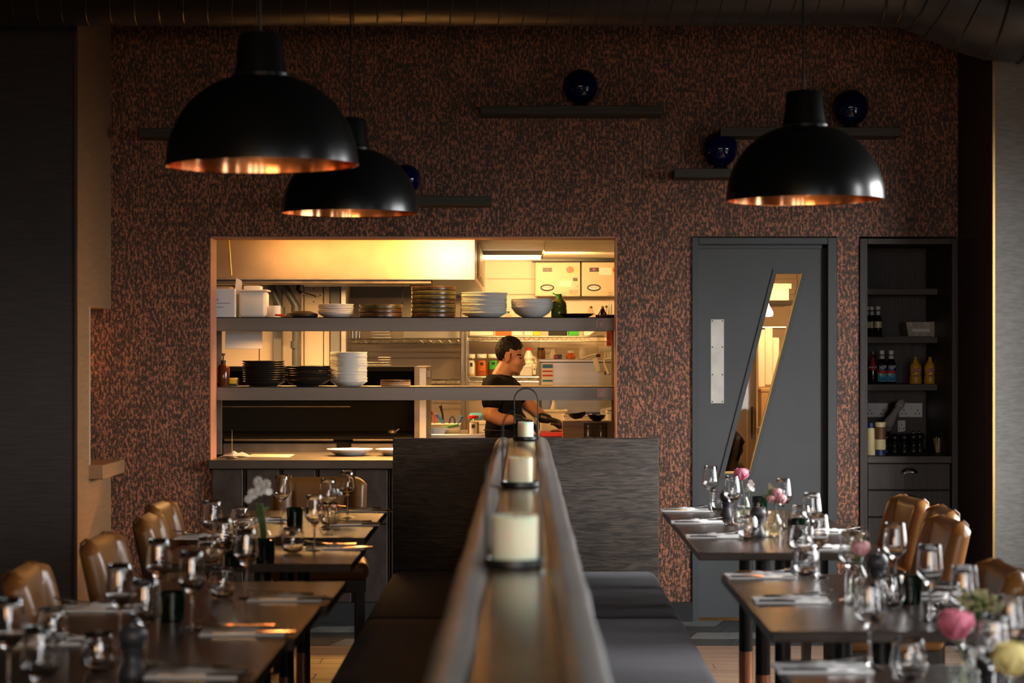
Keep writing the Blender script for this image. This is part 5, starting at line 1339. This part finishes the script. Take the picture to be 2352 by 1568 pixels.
ob('top', box(nb(), X(1738, 14.35), 2.4, 14.35, 14.9, 0.86, 0.9), M['steel'], t); ob('leg', box(nb(), 2.3, 2.34, 14.4, 14.44, 0, 0.86), M['steel'], t); ob('leg', box(nb(), X(1742, 14.35), X(1745, 14.35), 14.4, 14.44, 0, 0.86), M['steel'], t)
t = thing('wall_hood', 'white vent hood high behind the door pane', 'hood', (0, 0, 0))
ob('hood_body', box(nb(), X(1758, 14.5), X(1812, 14.5), 14.5, 15.2, Z(690, 14.5), Z(663, 14.5), 0.003, 1), M['card_white'], t)
ob('hood_rim', box(nb(), X(1750, 14.5), X(1826, 14.5), 14.48, 15.2, Z(700, 14.5), Z(690, 14.5), 0.003, 1), M['black_iron'], t)
ob('hood_duct', box(nb(), X(1766, 14.5), X(1822, 14.5), 14.6, 15.2, Z(662, 14.5), Z(650, 14.5)), M['steel'], t)
t = thing('hanging_lamp', 'glowing lamp seen through the middle of the door pane', 'lamp', (X(1764, 14.0), 14.0, Z(722, 14.0)))
ob('lamp_shade', lathe(nb(), [(0.006, 0.075), (0.010, 0.06), (0.034, 0.02), (0.036, 0.0), (0.03, -0.012), (0, -0.016)], 20), M['tube'], t)
ob('cord', cyl(nb(), (0, 0, 0.07), 0.003, 2.133-Z(722, 14.0)-0.07, 6), M['ink'], t)
t = thing('bin_sack', 'black plastic bin sack heaped behind the lower end of the door pane', 'sack', (X(1672, 12.4), 12.5, 0))
bm = nb(); ball(bm, (0, 0, 0.40), (0.20, 0.18, 0.42), 24, 16)
for v in bm.verts: v.co += v.co.normalized()*0.035*noise.noise(v.co*9)
ob('sack_body', bm, M['sack'], t)
bm = nb(); ball(bm, (0.02, 0, 0.86), (0.085, 0.08, 0.11), 18, 12)
for v in bm.verts: v.co += Vector((v.co.x, v.co.y, 0)).normalized()*0.025*noise.noise(v.co*22)
ob('sack_neck', bm, M['tshirt'], t)
# ------------------------------------------------------------------ serving niche
NS = X(1992, YW); NE = X(2185, YW); NB = 11.69
nz = thing('niche_cupboard', 'tall dark oak service niche with open shelves over drawers', 'cupboard', (0, 0, 0))
ob('stile', box(nb(), X(1974, YW), NS, 10.985, 11.05, 0, 2.04, 0.002, 1), M['oak_v'], nz)
ob('stile', box(nb(), NE, 2.318, 10.985, 11.05, 0, 2.04, 0.002, 1), M['oak_v'], nz)
ob('top_rail', box(nb(), NS, NE, 10.985, 11.05, Z(561, YW), 2.04, 0.002, 1), M['oak_h'], nz)
ob('back_panel', box(nb(), NS-0.02, NE+0.02, NB, NB+0.015, 0, 2.04), M['oak_v'], nz)
ob('side_panel', box(nb(), NS-0.02, NS-0.002, 11.05, NB, 0, 2.04), M['oak_v'], nz)
ob('side_panel', box(nb(), NE, NE+0.02, 11.05, NB, 0, 2.04), M['oak_v'], nz)
ob('ceiling_panel', box(nb(), NS-0.02, NE+0.02, 11.05, NB, 2.02, 2.04), M['oak_v'], nz)
YN = 11.36; nsz = []
for a, b in ((662, 677), (773, 788), (882, 897)):
    ob('shelf', box(nb(), NS-0.002, NE, YN, NB, Z(b, YN), Z(a, YN), 0.002, 1), M['oak_h'], nz); nsz.append(Z(a, YN))
NW = Z(1047, 11.0)
ob('worktop', box(nb(), NS, NE, 10.99, NB, Z(1063, 11.0), NW, 0.002, 1), M['oak_h'], nz)
ob('carcass', box(nb(), NS, NE, 11.03, NB, 0.06, Z(1064, 11.0)), M['black_paint'], nz)
for a, b in ((1065, 1124), (1127, 1186), (1189, 1290), (1293, 1400)):
    d = ob('drawer', box(nb(), NS+0.005, NE-0.005, 11.008, 11.03, Z(b, 11.0), Z(a, 11.0), 0.002, 1), M['oak_v'], nz)
    hxx, hzz = X(2089, 11.0), Z(a+20, 11.0)
    bm = nb()
    for i in range(13):
        pass
    rings = []
    for j in range(5):
        e = PI/2*j/4
        rings.append([bm.verts.new((hxx + 0.048*math.cos(PI*i/12)*(0.55+0.45*math.cos(e)) if j else hxx + 0.048*math.cos(PI*i/12), 11.008 - 0.022*math.sin(e), hzz - 0.004 + 0.030*math.sin(PI*i/12)*(math.cos(e)*0.85+0.15))) for i in range(13)])
    for A, B in zip(rings, rings[1:]):
        for i in range(12): bm.faces.new((A[i], A[i+1], B[i+1], B[i]))
    ob('cup_handle', bm, M['chrome'], d, ang=70)
# shelf contents
YI = 11.50
def sauce(px, Y, z, kind, lab, grp=None):
    h = 0.185
    t = thing('sauce_bottle', lab, 'bottle', (X(px, Y), Y, z), 0, grp)
    if kind == 'hp':
        ob('bottle_body', lathe(nb(), [(0, 0), (0.024, 0), (0.026, 0.003), (0.026, 0.105), (0.020, 0.128), (0.0125, 0.140), (0.0115, 0.165), (0, 0.165)], 24), M['sauce'], t)
        ob('cap', cyl(nb(), (0, 0, 0.163), 0.0145, 0.022, 18), M['white_plastic'], t)
        ob('neck_label', lathe(nb(), [(0.0158, 0.139), (0.0142, 0.158)], 20), M['grey_china'], t)
        lb = ob('paper_label', lathe(nb(), [(0.0266, 0.012), (0.0266, 0.062)], 24), M['cyan'], t)
        ob('sky_patch', lathe(nb(), [(0.0268, 0.058), (0.0268, 0.074)], 24), M['ink_red'], t)
        ob('sun_mark', box(nb(), -0.018, -0.006, -0.0275, -0.0255, 0.046, 0.058), M['yellow'], t)
        ob('skyline', box(nb(), -0.016, 0.014, -0.0278, -0.0255, 0.018, 0.034), M['ink_blue'], t)
        ob('dark_band', lathe(nb(), [(0.0267, 0.074), (0.0267, 0.104)], 24), M['navy'], t)
        text('lettering', 'HP', 0.033, (0, -0.0290, 0.090), M['white_plastic'], t, ext=0.0008)
    elif kind == 'red':
        ob('bottle_body', lathe(nb(), [(0, 0), (0.024, 0), (0.025, 0.003), (0.025, 0.08), (0.020, 0.11), (0.008, 0.165), (0, 0.166)], 24), M['sauce'], t)
        ob('sleeve', lathe(nb(), [(0.0258, 0.075), (0.0210, 0.11), (0.0100, 0.155), (0.009, 0.168), (0, 0.168)], 24), M['wine_red'], t)
        ob('cap', cyl(nb(), (0, 0, 0.166), 0.009, 0.014, 14), M['dark_steel'], t)
        text('lettering', "SARSON'S", 0.012, (0, -0.0258, 0.092), M['white_plastic'], t)
    elif kind == 'mustard':
        ob('bottle_body', lathe(nb(), [(0, 0), (0.033, 0), (0.035, 0.004), (0.034, 0.03), (0.029, 0.052), (0.033, 0.082), (0.030, 0.104), (0.016, 0.122), (0, 0.123)], 28), M['mustard'], t)
        ob('cap', lathe(nb(), [(0, 0.122), (0.015, 0.122), (0.013, 0.132), (0.009, 0.137), (0.008, 0.150), (0, 0.151)], 18), M['mustard'], t)
        fl_ = ob('flag_label', prism(nb(), [(-0.020, 0.062), (0.018, 0.070), (0.020, 0.090), (-0.018, 0.082)], -0.0345, -0.030), M['wine_red'], t)
        text('lettering', "French's", 0.0125, (0, -0.0350, 0.076), M['white_plastic'], fl_, rot=(PI/2, R(-12), 0))
        ob('print_line', box(nb(), -0.012, 0.012, -0.0345, -0.028, 0.040, 0.050), M['brown_spice'], t)
    elif kind == 'dark':
        ob('bottle_body', lathe(nb(), [(0, 0), (0.019, 0), (0.021, 0.003), (0.021, 0.095), (0.011, 0.125), (0.0095, 0.150), (0, 0.150)], 22), M['sauce'], t)
        ob('cap', cyl(nb(), (0, 0, 0.150), 0.014, 0.020, 18), M['white_plastic'], t)
        ob('neck_label', lathe(nb(), [(0.013, 0.122), (0.0115, 0.144)], 18), M['grey_china'], t)
        ob('paper_label', lathe(nb(), [(0.0215, 0.05), (0.0215, 0.085)], 22), M['mayo'], t)
    elif kind == 'mayo':
        ob('bottle_body', lathe(nb(), [(0, 0.03), (0.028, 0.03), (0.030, 0.04), (0.028, 0.11), (0.031, 0.175), (0.028, 0.178), (0, 0.178)], 24), M['mayo'], t)
        ob('cap', cyl(nb(), (0, 0, 0), 0.027, 0.032, 22), M['navy'], t)
        ob('paper_label', lathe(nb(), [(0.0295, 0.085), (0.0300, 0.16)], 24), M['brown_spice'], t)
    elif kind == 'mayo_up':
        ob('bottle_body', lathe(nb(), [(0, 0), (0.026, 0), (0.028, 0.005), (0.026, 0.145), (0, 0.146)], 24), M['mayo'], t)
        ob('cap', cyl(nb(), (0, 0, 0.145), 0.020, 0.028, 22), M['navy'], t)
    return t
sauce(2017, YI, nsz[1], 'dark', 'dark sauce bottle with a pale cap in front of others on the niche middle shelf')
sauce(2003, YI+0.08, nsz[1], 'dark', 'dark sauce bottle half hidden behind another on the niche middle shelf')
sauce(1991, YI+0.05, nsz[1], 'dark', 'dark sauce bottle against the niche stile on the middle shelf')
t = thing('wrapped_packet', 'brown wrapped packet lying on the middle niche shelf', 'packet', (0, 0, 0))
ob('packet_body', prism(nb(), [(X(2083, YI), nsz[1]), (X(2144, YI), nsz[1]), (X(2142, YI), Z(739, YI)), (X(2077, YI), Z(740, YI))], YI-0.05, YI+0.1), mat('crinkled_wrap', (0.33, 0.27, 0.20), 0.35, bump=0.8, bscale=30), t)
ob('label_print', box(nb(), X(2092, YI), X(2132, YI), YI-0.0515, YI-0.05, Z(762, YI), Z(755, YI)), M['paper'], t)
ob('tray_mat', box(nb(), X(2030, YN), X(2160, YN)-0.05, YN-0.02, YN+0.2, nsz[1]-0.001, nsz[1]+0.003), M['oak_h'], None, label='thin dark tray on the middle niche shelf', cat='tray')
sauce(2005, YI, nsz[2], 'red', 'vinegar bottle with a red sleeve on the lowest niche shelf')
sauce(2026, YI-0.02, nsz[2], 'hp', 'brown sauce bottle with a blue label next to the red-sleeved bottle', 'brown sauce bottles in the niche')
sauce(2047, YI-0.02, nsz[2], 'hp', 'brown sauce bottle with a blue label, second from the red-sleeved bottle', 'brown sauce bottles in the niche')
sauce(2103, YI-0.02, nsz[2], 'mustard', 'yellow mustard bottle closer to the brown sauce bottles', 'mustard bottles in the niche')
sauce(2136, YI-0.02, nsz[2], 'mustard', 'yellow mustard bottle at the end of the lowest niche shelf', 'mustard bottles in the niche')
sauce(2000, 11.12, NW, 'mayo_up', 'pale yellow bottle with a navy cap beside the niche stile')
sauce(2022, 11.10, NW, 'mayo', 'upside-down mayonnaise bottle with a navy base cap on the niche worktop')
for k, (a, b, c, d, n) in enumerate(((1986, 2040, 925, 958, 2), (2064, 2119, 925, 958, 2), (2062, 2080, 965, 992, 1))):
    t = thing('wall_socket', ('double white wall socket beside the niche stile', 'double white wall socket in the middle of the niche back', 'single white wall socket behind the pepper mills')[k], 'socket', (0, 0, 0), 0, 'wall sockets in the niche')
    Ys = NB-0.008
    ob('face_plate', box(nb(), X(a, Ys)+0.0, X(b, Ys), Ys, NB, Z(d, Ys), Z(c, Ys), 0.003, 1), M['socket'], t)
    for i in range(n):
        cx_ = X(a+(b-a)*(0.22+0.56*i) if n > 1 else (a+b)/2, Ys); cz_ = Z(d-10, Ys)
        for dx, dz in ((0, 0.016), (-0.011, -0.004), (0.011, -0.004)):
            ob('pin_hole', box(nb(), cx_+dx-0.003, cx_+dx+0.003, Ys-0.001, Ys+0.001, cz_+dz-0.004, cz_+dz+0.004), M['ink'], t)
        ob('rocker', box(nb(), X((a+b)/2, Ys)-0.014+i*0.016, X((a+b)/2, Ys)-0.002+i*0.016, Ys-0.004, Ys, Z(c+14, Ys), Z(c+3, Ys), 0.001, 1), M['socket'], t)
t = thing('giant_mill', 'tall pale and black pepper grinder leaning diagonally in the niche', 'pepper mill', (0, 0, 0))
p0, p1 = Vector((X(2040, 11.35), 11.42, NW+0.135)), Vector((X(2078, 11.45), 11.53, Z(922, 11.45)))
dv = (p1-p0)
ob('shaft', tube(nb(), [p0, p0+dv*0.2, p0+dv*0.5, p0+dv*0.78, p0+dv*0.80, p0+dv*0.92, p1], [0.030, 0.030, 0.020, 0.018, 0.023, 0.024, 0.016], 16), mat('pale_grinder', (0.46, 0.43, 0.42), 0.4), t)
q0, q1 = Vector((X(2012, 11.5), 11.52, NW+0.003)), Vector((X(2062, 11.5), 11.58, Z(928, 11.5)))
ob('black_shaft', tube(nb(), [q0, q0+(q1-q0)*0.5, q1], [0.034, 0.036, 0.022], 14), M['black_plastic'], t)  # black part of the grinder, behind the pale shaft
mk = make_mill('pepper_dark')
m0 = mk(); m0['group'] = 'black pepper mills on the niche worktop'
for k, (px, Y) in enumerate(((2035, 11.30), (2055, 11.28), (2077, 11.30), (2098, 11.34), (2112, 11.40))):
    lab = 'small black pepper mill, %s from the mayonnaise bottle on the niche worktop' % ORD[k]
    o = m0 if k == 0 else dup(m0, (X(px, Y), Y, NW), None, lab)
    o.location = (X(px, Y), Y, NW); o['label'] = lab
    o.scale = (0.95, 0.95, 0.95)
t = thing('stick_cup', 'clear cup of wooden stirring sticks on the niche worktop', 'cup', (X(2153, 11.3), 11.3, NW))
ob('cup_wall', lathe(nb(), [(0, 0.001), (0.028, 0), (0.031, 0.003), (0.038, 0.075)], 24), M['clear_jar'], t)
for i in range(14):
    a = rnd.uniform(0, 6.28); r_ = rnd.uniform(0.006, 0.022)
    ob('stick', tube(nb(), [(r_*0.7*math.cos(a), r_*0.7*math.sin(a), 0.004), (r_*1.3*math.cos(a+.3), r_*1.3*math.sin(a+.3), rnd.uniform(0.078, 0.090))], 0.003, 5), M['card'] if i % 3 else M['paper'], t)

# ------------------------------------------------------------------ the chef
def remeshed(name, bm, m, voxel, parent, sm=4, fac=0.5, rough=None):
    me = bpy.data.meshes.new(name); bm.to_mesh(me); bm.free()
    o = bpy.data.objects.new(name, me); col.objects.link(o)
    md = o.modifiers.new('r', 'REMESH'); md.mode = 'VOXEL'; md.voxel_size = voxel; md.use_smooth_shade = True
    s = o.modifiers.new('s', 'SMOOTH'); s.iterations = sm; s.factor = fac
    dg = bpy.context.evaluated_depsgraph_get()
    out = bpy.data.meshes.new_from_object(o.evaluated_get(dg))
    bpy.data.objects.remove(o); bpy.data.meshes.remove(me)
    out.name = name
    if rough:
        ns = [v.normal.copy() for v in out.vertices]
        for v, n_ in zip(out.vertices, ns):
            q = v.co
            v.co = q + n_*rough*(noise.noise((q.x*70, q.y*110, q.z*45)) + 0.6*noise.noise((q.x*190, q.y*260, q.z*120)))
    out.materials.clear(); out.materials.append(m)
    out.polygons.foreach_set('use_smooth', [True]*len(out.polygons))
    return put(name, out, parent)
YP = 12.9
def C(px, py, dy=0.0):
    return Vector(((px-1203.0)*YP/F, YP+dy, 1.46-(py-797.0)*YP/F))
ch = thing('person', 'person in a black t-shirt and black gloves bending over a red chopping board', 'person', (0, 0, 0))
ry = lambda a: Matrix.Rotation(R(a), 4, 'Y')
# one continuous body: head, neck, trunk, arms, legs
bm = nb()
ball(bm, C(1171, 807), (0.083, 0.071, 0.088), 24, 16, ry(18))
ball(bm, C(1184.5, 829), (0.050, 0.056, 0.082), 20, 14, ry(14))
ball(bm, C(1180, 846), (0.048, 0.050, 0.034), 18, 12, ry(28))
ball(bm, C(1189, 855), (0.018, 0.022, 0.016), 12, 8)
ball(bm, C(1199, 815), (0.014, 0.046, 0.013), 14, 8, ry(10))
capsule(bm, C(1201.5, 821), C(1204.5, 835.5), 0.0065, 0.0105, 10)
ball(bm, C(1203, 838), (0.009, 0.016, 0.008), 10, 8)
ball(bm, C(1196.5, 845.2), (0.010, 0.019, 0.0062), 12, 8)
ball(bm, C(1195.5, 848.8), (0.010, 0.017, 0.0065), 12, 8)
for s in (-1, 1):
    ball(bm, C(1189, 833, s*0.040), (0.022, 0.018, 0.022), 12, 8)
    ball(bm, C(1166, 823.5, s*0.070), (0.017, 0.009, 0.028), 14, 10, ry(12))
    ball(bm, C(1163, 818, s*0.074), (0.012, 0.008, 0.014), 12, 8)
capsule(bm, C(1166, 836), C(1149, 868), 0.054, 0.060, 18)
ball(bm, C(1151, 892), (0.100, 0.185, 0.075), 24, 14)
ball(bm, C(1155, 935), (0.108, 0.160, 0.170), 24, 14)
ball(bm, C(1164, 990), (0.125, 0.160, 0.150), 24, 14)
ball(bm, C(1160, 1035), (0.120, 0.165, 0.120), 24, 14)
# near arm
capsule(bm, C(1140, 887, -0.165), C(1126, 950, -0.225), 0.052, 0.043, 16)
capsule(bm, C(1126, 951, -0.225), C(1150, 961, -0.215), 0.043, 0.041, 16)
capsule(bm, C(1150, 961, -0.215), C(1190, 961, -0.19), 0.041, 0.027, 16)
# far arm
capsule(bm, C(1165, 887, 0.165), C(1213, 930, 0.17), 0.050, 0.042, 16)
capsule(bm, C(1213, 930, 0.17), C(1230, 945, 0.13), 0.041, 0.038, 16)
capsule(bm, C(1230, 945, 0.13), C(1258, 963, 0.05), 0.037, 0.026, 16)
for s in (-1, 1):
    capsule(bm, C(1160, 1035, s*0.085), Vector((C(1163, 0).x, YP+s*0.10, 0.50)), 0.085, 0.058, 16)
    capsule(bm, Vector((C(1163, 0).x, YP+s*0.10, 0.50)), Vector((C(1157, 0).x, YP+s*0.10, 0.09)), 0.056, 0.036, 16)
remeshed('body', bm, M['skin'], 0.0065, ch, 3)
# hair: cap over the skull with a receding temple
bm = nb()
ball(bm, C(1170, 804.5), (0.090, 0.0765, 0.092), 32, 22, ry(18))
dl = []
for v in bm.verts:
    px = v.co.x/YP*F+1203; py = 797-(v.co.z-1.46)/YP*F
    lim = 1203.5 - (py-798)*0.55 if py > 792 else 1212
    if py > 806: lim = 1174 if py < 812 else 1161 - (py-812)*0.2
    if py > 837 or px > lim: dl.append(v)
bmesh.ops.delete(bm, geom=dl, context='VERTS')
r_ = bmesh.ops.extrude_face_region(bm, geom=bm.faces[:])
ctr = C(1170, 808)
for g_ in r_['geom']:
    if isinstance(g_, bmesh.types.BMVert): g_.co = ctr + (g_.co-ctr)*0.93
for s in (-1, 1):
    capsule(bm, C(1173.5, 812, s*0.066), C(1172.5, 824, s*0.063), 0.007, 0.004, 8)
remeshed('hair', bm, M['hair'], 0.0042, ch, 2, 0.5, 0.003)
for s in (-1, 1):
    ob('eyebrow', tube(nb(), [C(1184, 817.0, s*0.054), C(1189, 814.6, s*0.051), C(1195, 814.6, s*0.045), C(1202.5, 818, s*0.022)], [0.0025, 0.0052, 0.0055, 0.003], 8), M['hair'], ch)
    ob('eye', ball(nb(), C(1194.2, 821.8, s*0.040), (0.0125, 0.0095, 0.0058), 14, 10, ry(12)), M['eye'], ch)
    ob('eyelid', tube(nb(), [C(1188, 821.5, s*0.050), C(1192, 819.7, s*0.047), C(1197.5, 820.4, s*0.036)], [0.0012, 0.0026, 0.0016], 6), mat('lid_skin', (0.22, 0.10, 0.055), 0.6), ch)
ob('mouth', tube(nb(), [C(1189.5, 848.4, -0.030), C(1193, 847.6, -0.022), C(1197, 847.0, -0.012), C(1199.8, 846.9, 0.0), C(1196, 847.0, 0.014)], [0.0010, 0.0024, 0.0030, 0.0030, 0.002], 8), M['lips'], ch)
sb = mat('stubble_skin', (0.17, 0.080, 0.048), 0.65)
ob('beard_shade', ball(nb(), C(1187.3, 856.2), (0.0165, 0.026, 0.0145), 14, 10), sb, ch)
ob('moustache', tube(nb(), [C(1191, 844.6, -0.026), C(1196.5, 842.8, -0.016), C(1201, 842.2, 0.0), C(1196.5, 842.8, 0.016)], [0.001, 0.0026, 0.003, 0.002], 8), sb, ch)
# t-shirt
bm = nb()
ball(bm, C(1150, 893), (0.114, 0.205, 0.088), 28, 16)
ball(bm, C(1132, 885), (0.070, 0.160, 0.070), 22, 12, ry(-20))
ball(bm, C(1155, 935), (0.122, 0.176, 0.180), 28, 16)
ball(bm, C(1165, 990), (0.142, 0.178, 0.165), 28, 16)
ball(bm, C(1161, 1035), (0.138, 0.184, 0.10), 24, 14)
capsule(bm, C(1152, 868), C(1148, 885), 0.062, 0.09, 18)
capsule(bm, C(1138, 886, -0.155), C(1130, 920, -0.205), 0.066, 0.062, 18)
capsule(bm, C(1166, 886, 0.155), C(1196, 914, 0.170), 0.064, 0.058, 18)
ts = remeshed('t_shirt', bm, M['tshirt'], 0.009, ch, 3)
ob('apron_string', tube(nb(), [C(1112, 985, -0.14), C(1150, 986, -0.186), C(1195, 984, -0.15), C(1215, 982, -0.07)], 0.004, 6), M['ink'], ch)
ob('necklace', tube(nb(), [C(1139, 843, -0.02), C(1143, 850, -0.045), C(1150, 857, -0.063), C(1160, 861, -0.06)], 0.0010, 6), M['white_plastic'], ch)
# trousers and shoes
bm = nb()
for s in (-1, 1):
    capsule(bm, C(1160, 1038, s*0.085), Vector((C(1163, 0).x, YP+s*0.10, 0.50)), 0.100, 0.074, 16)
    capsule(bm, Vector((C(1163, 0).x, YP+s*0.10, 0.50)), Vector((C(1157, 0).x, YP+s*0.10, 0.10)), 0.074, 0.062, 16)
remeshed('trousers', bm, M['tshirt'], 0.012, ch, 3)
for s in (-1, 1):
    bm = nb(); x0 = C(1157, 0).x
    box(bm, x0-0.08, x0+0.19, YP+s*0.10-0.05, YP+s*0.10+0.05, 0.0, 0.085, 0.03, 3)
    ob('shoe', bm, M['black_plastic'], ch)
# gloved hands, five separate fingers each
def glove(wr, dirv, upv, curl, side):
    bm = nb()
    d = Vector(dirv).normalized(); u = Vector(upv).normalized(); s = d.cross(u).normalized()
    w_ = Vector(wr)
    capsule(bm, w_-d*0.030, w_+d*0.006, 0.034, 0.030, 14)
    for k in (-1.2, -0.4, 0.4, 1.2):
        capsule(bm, w_+d*0.015+s*k*0.012, w_+d*0.078+s*k*0.019, 0.016, 0.0135, 12)
    for k, L_ in ((-1.5, 0.062), (-0.5, 0.074), (0.5, 0.080), (1.5, 0.070)):
        a = w_+d*0.080+s*k*0.0185
        n_ = 3; p_ = a; ang = 0.25
        for i in range(n_):
            ang += curl*(0.8 if i else 0.6)
            q_ = p_ + (d*math.cos(ang) - u*math.sin(ang))*L_*(0.46, 0.31, 0.23)[i]
            capsule(bm, p_, q_, 0.0108-0.0010*i, 0.0100-0.0012*i, 10, 5)
            p_ = q_
    a = w_+d*0.022+s*side*0.026-u*0.004
    b_ = a+d*0.030+s*side*0.026-u*0.020
    c_ = b_+d*0.034-u*0.016-s*side*0.004
    capsule(bm, a, b_, 0.0145, 0.0120, 10, 5); capsule(bm, b_, c_, 0.0118, 0.0098, 10, 5)
    return bm
remeshed('glove', glove(C(1256, 962, 0.055), (1, -0.35, -0.22), (0.2, 0.1, 1), 0.55, -1), M['glove'], 0.0042, ch, 2)
remeshed('glove', glove(C(1192, 961.5, -0.185), (1, 0.25, -0.16), (0.15, -0.2, 1), 0.6, 1), M['glove'], 0.0042, ch, 2)
t = thing('kitchen_knife', 'chef knife held over the red chopping board', 'knife', (0, 0, 0))
a = C(1284, 975, -0.03)
ob('handle', tube(nb(), [a+Vector((-0.05, 0.03, 0.006)), a+Vector((0.02, 0.0, 0.0))], 0.009, 8), M['black_plastic'], t)
ob('blade', prism(nb(), [(0.02, -0.016), (0.15, -0.010), (0.16, 0.006), (0.02, 0.012)], -0.0012, 0.0012), M['chrome'], t, a, (0, 0, R(-20)))
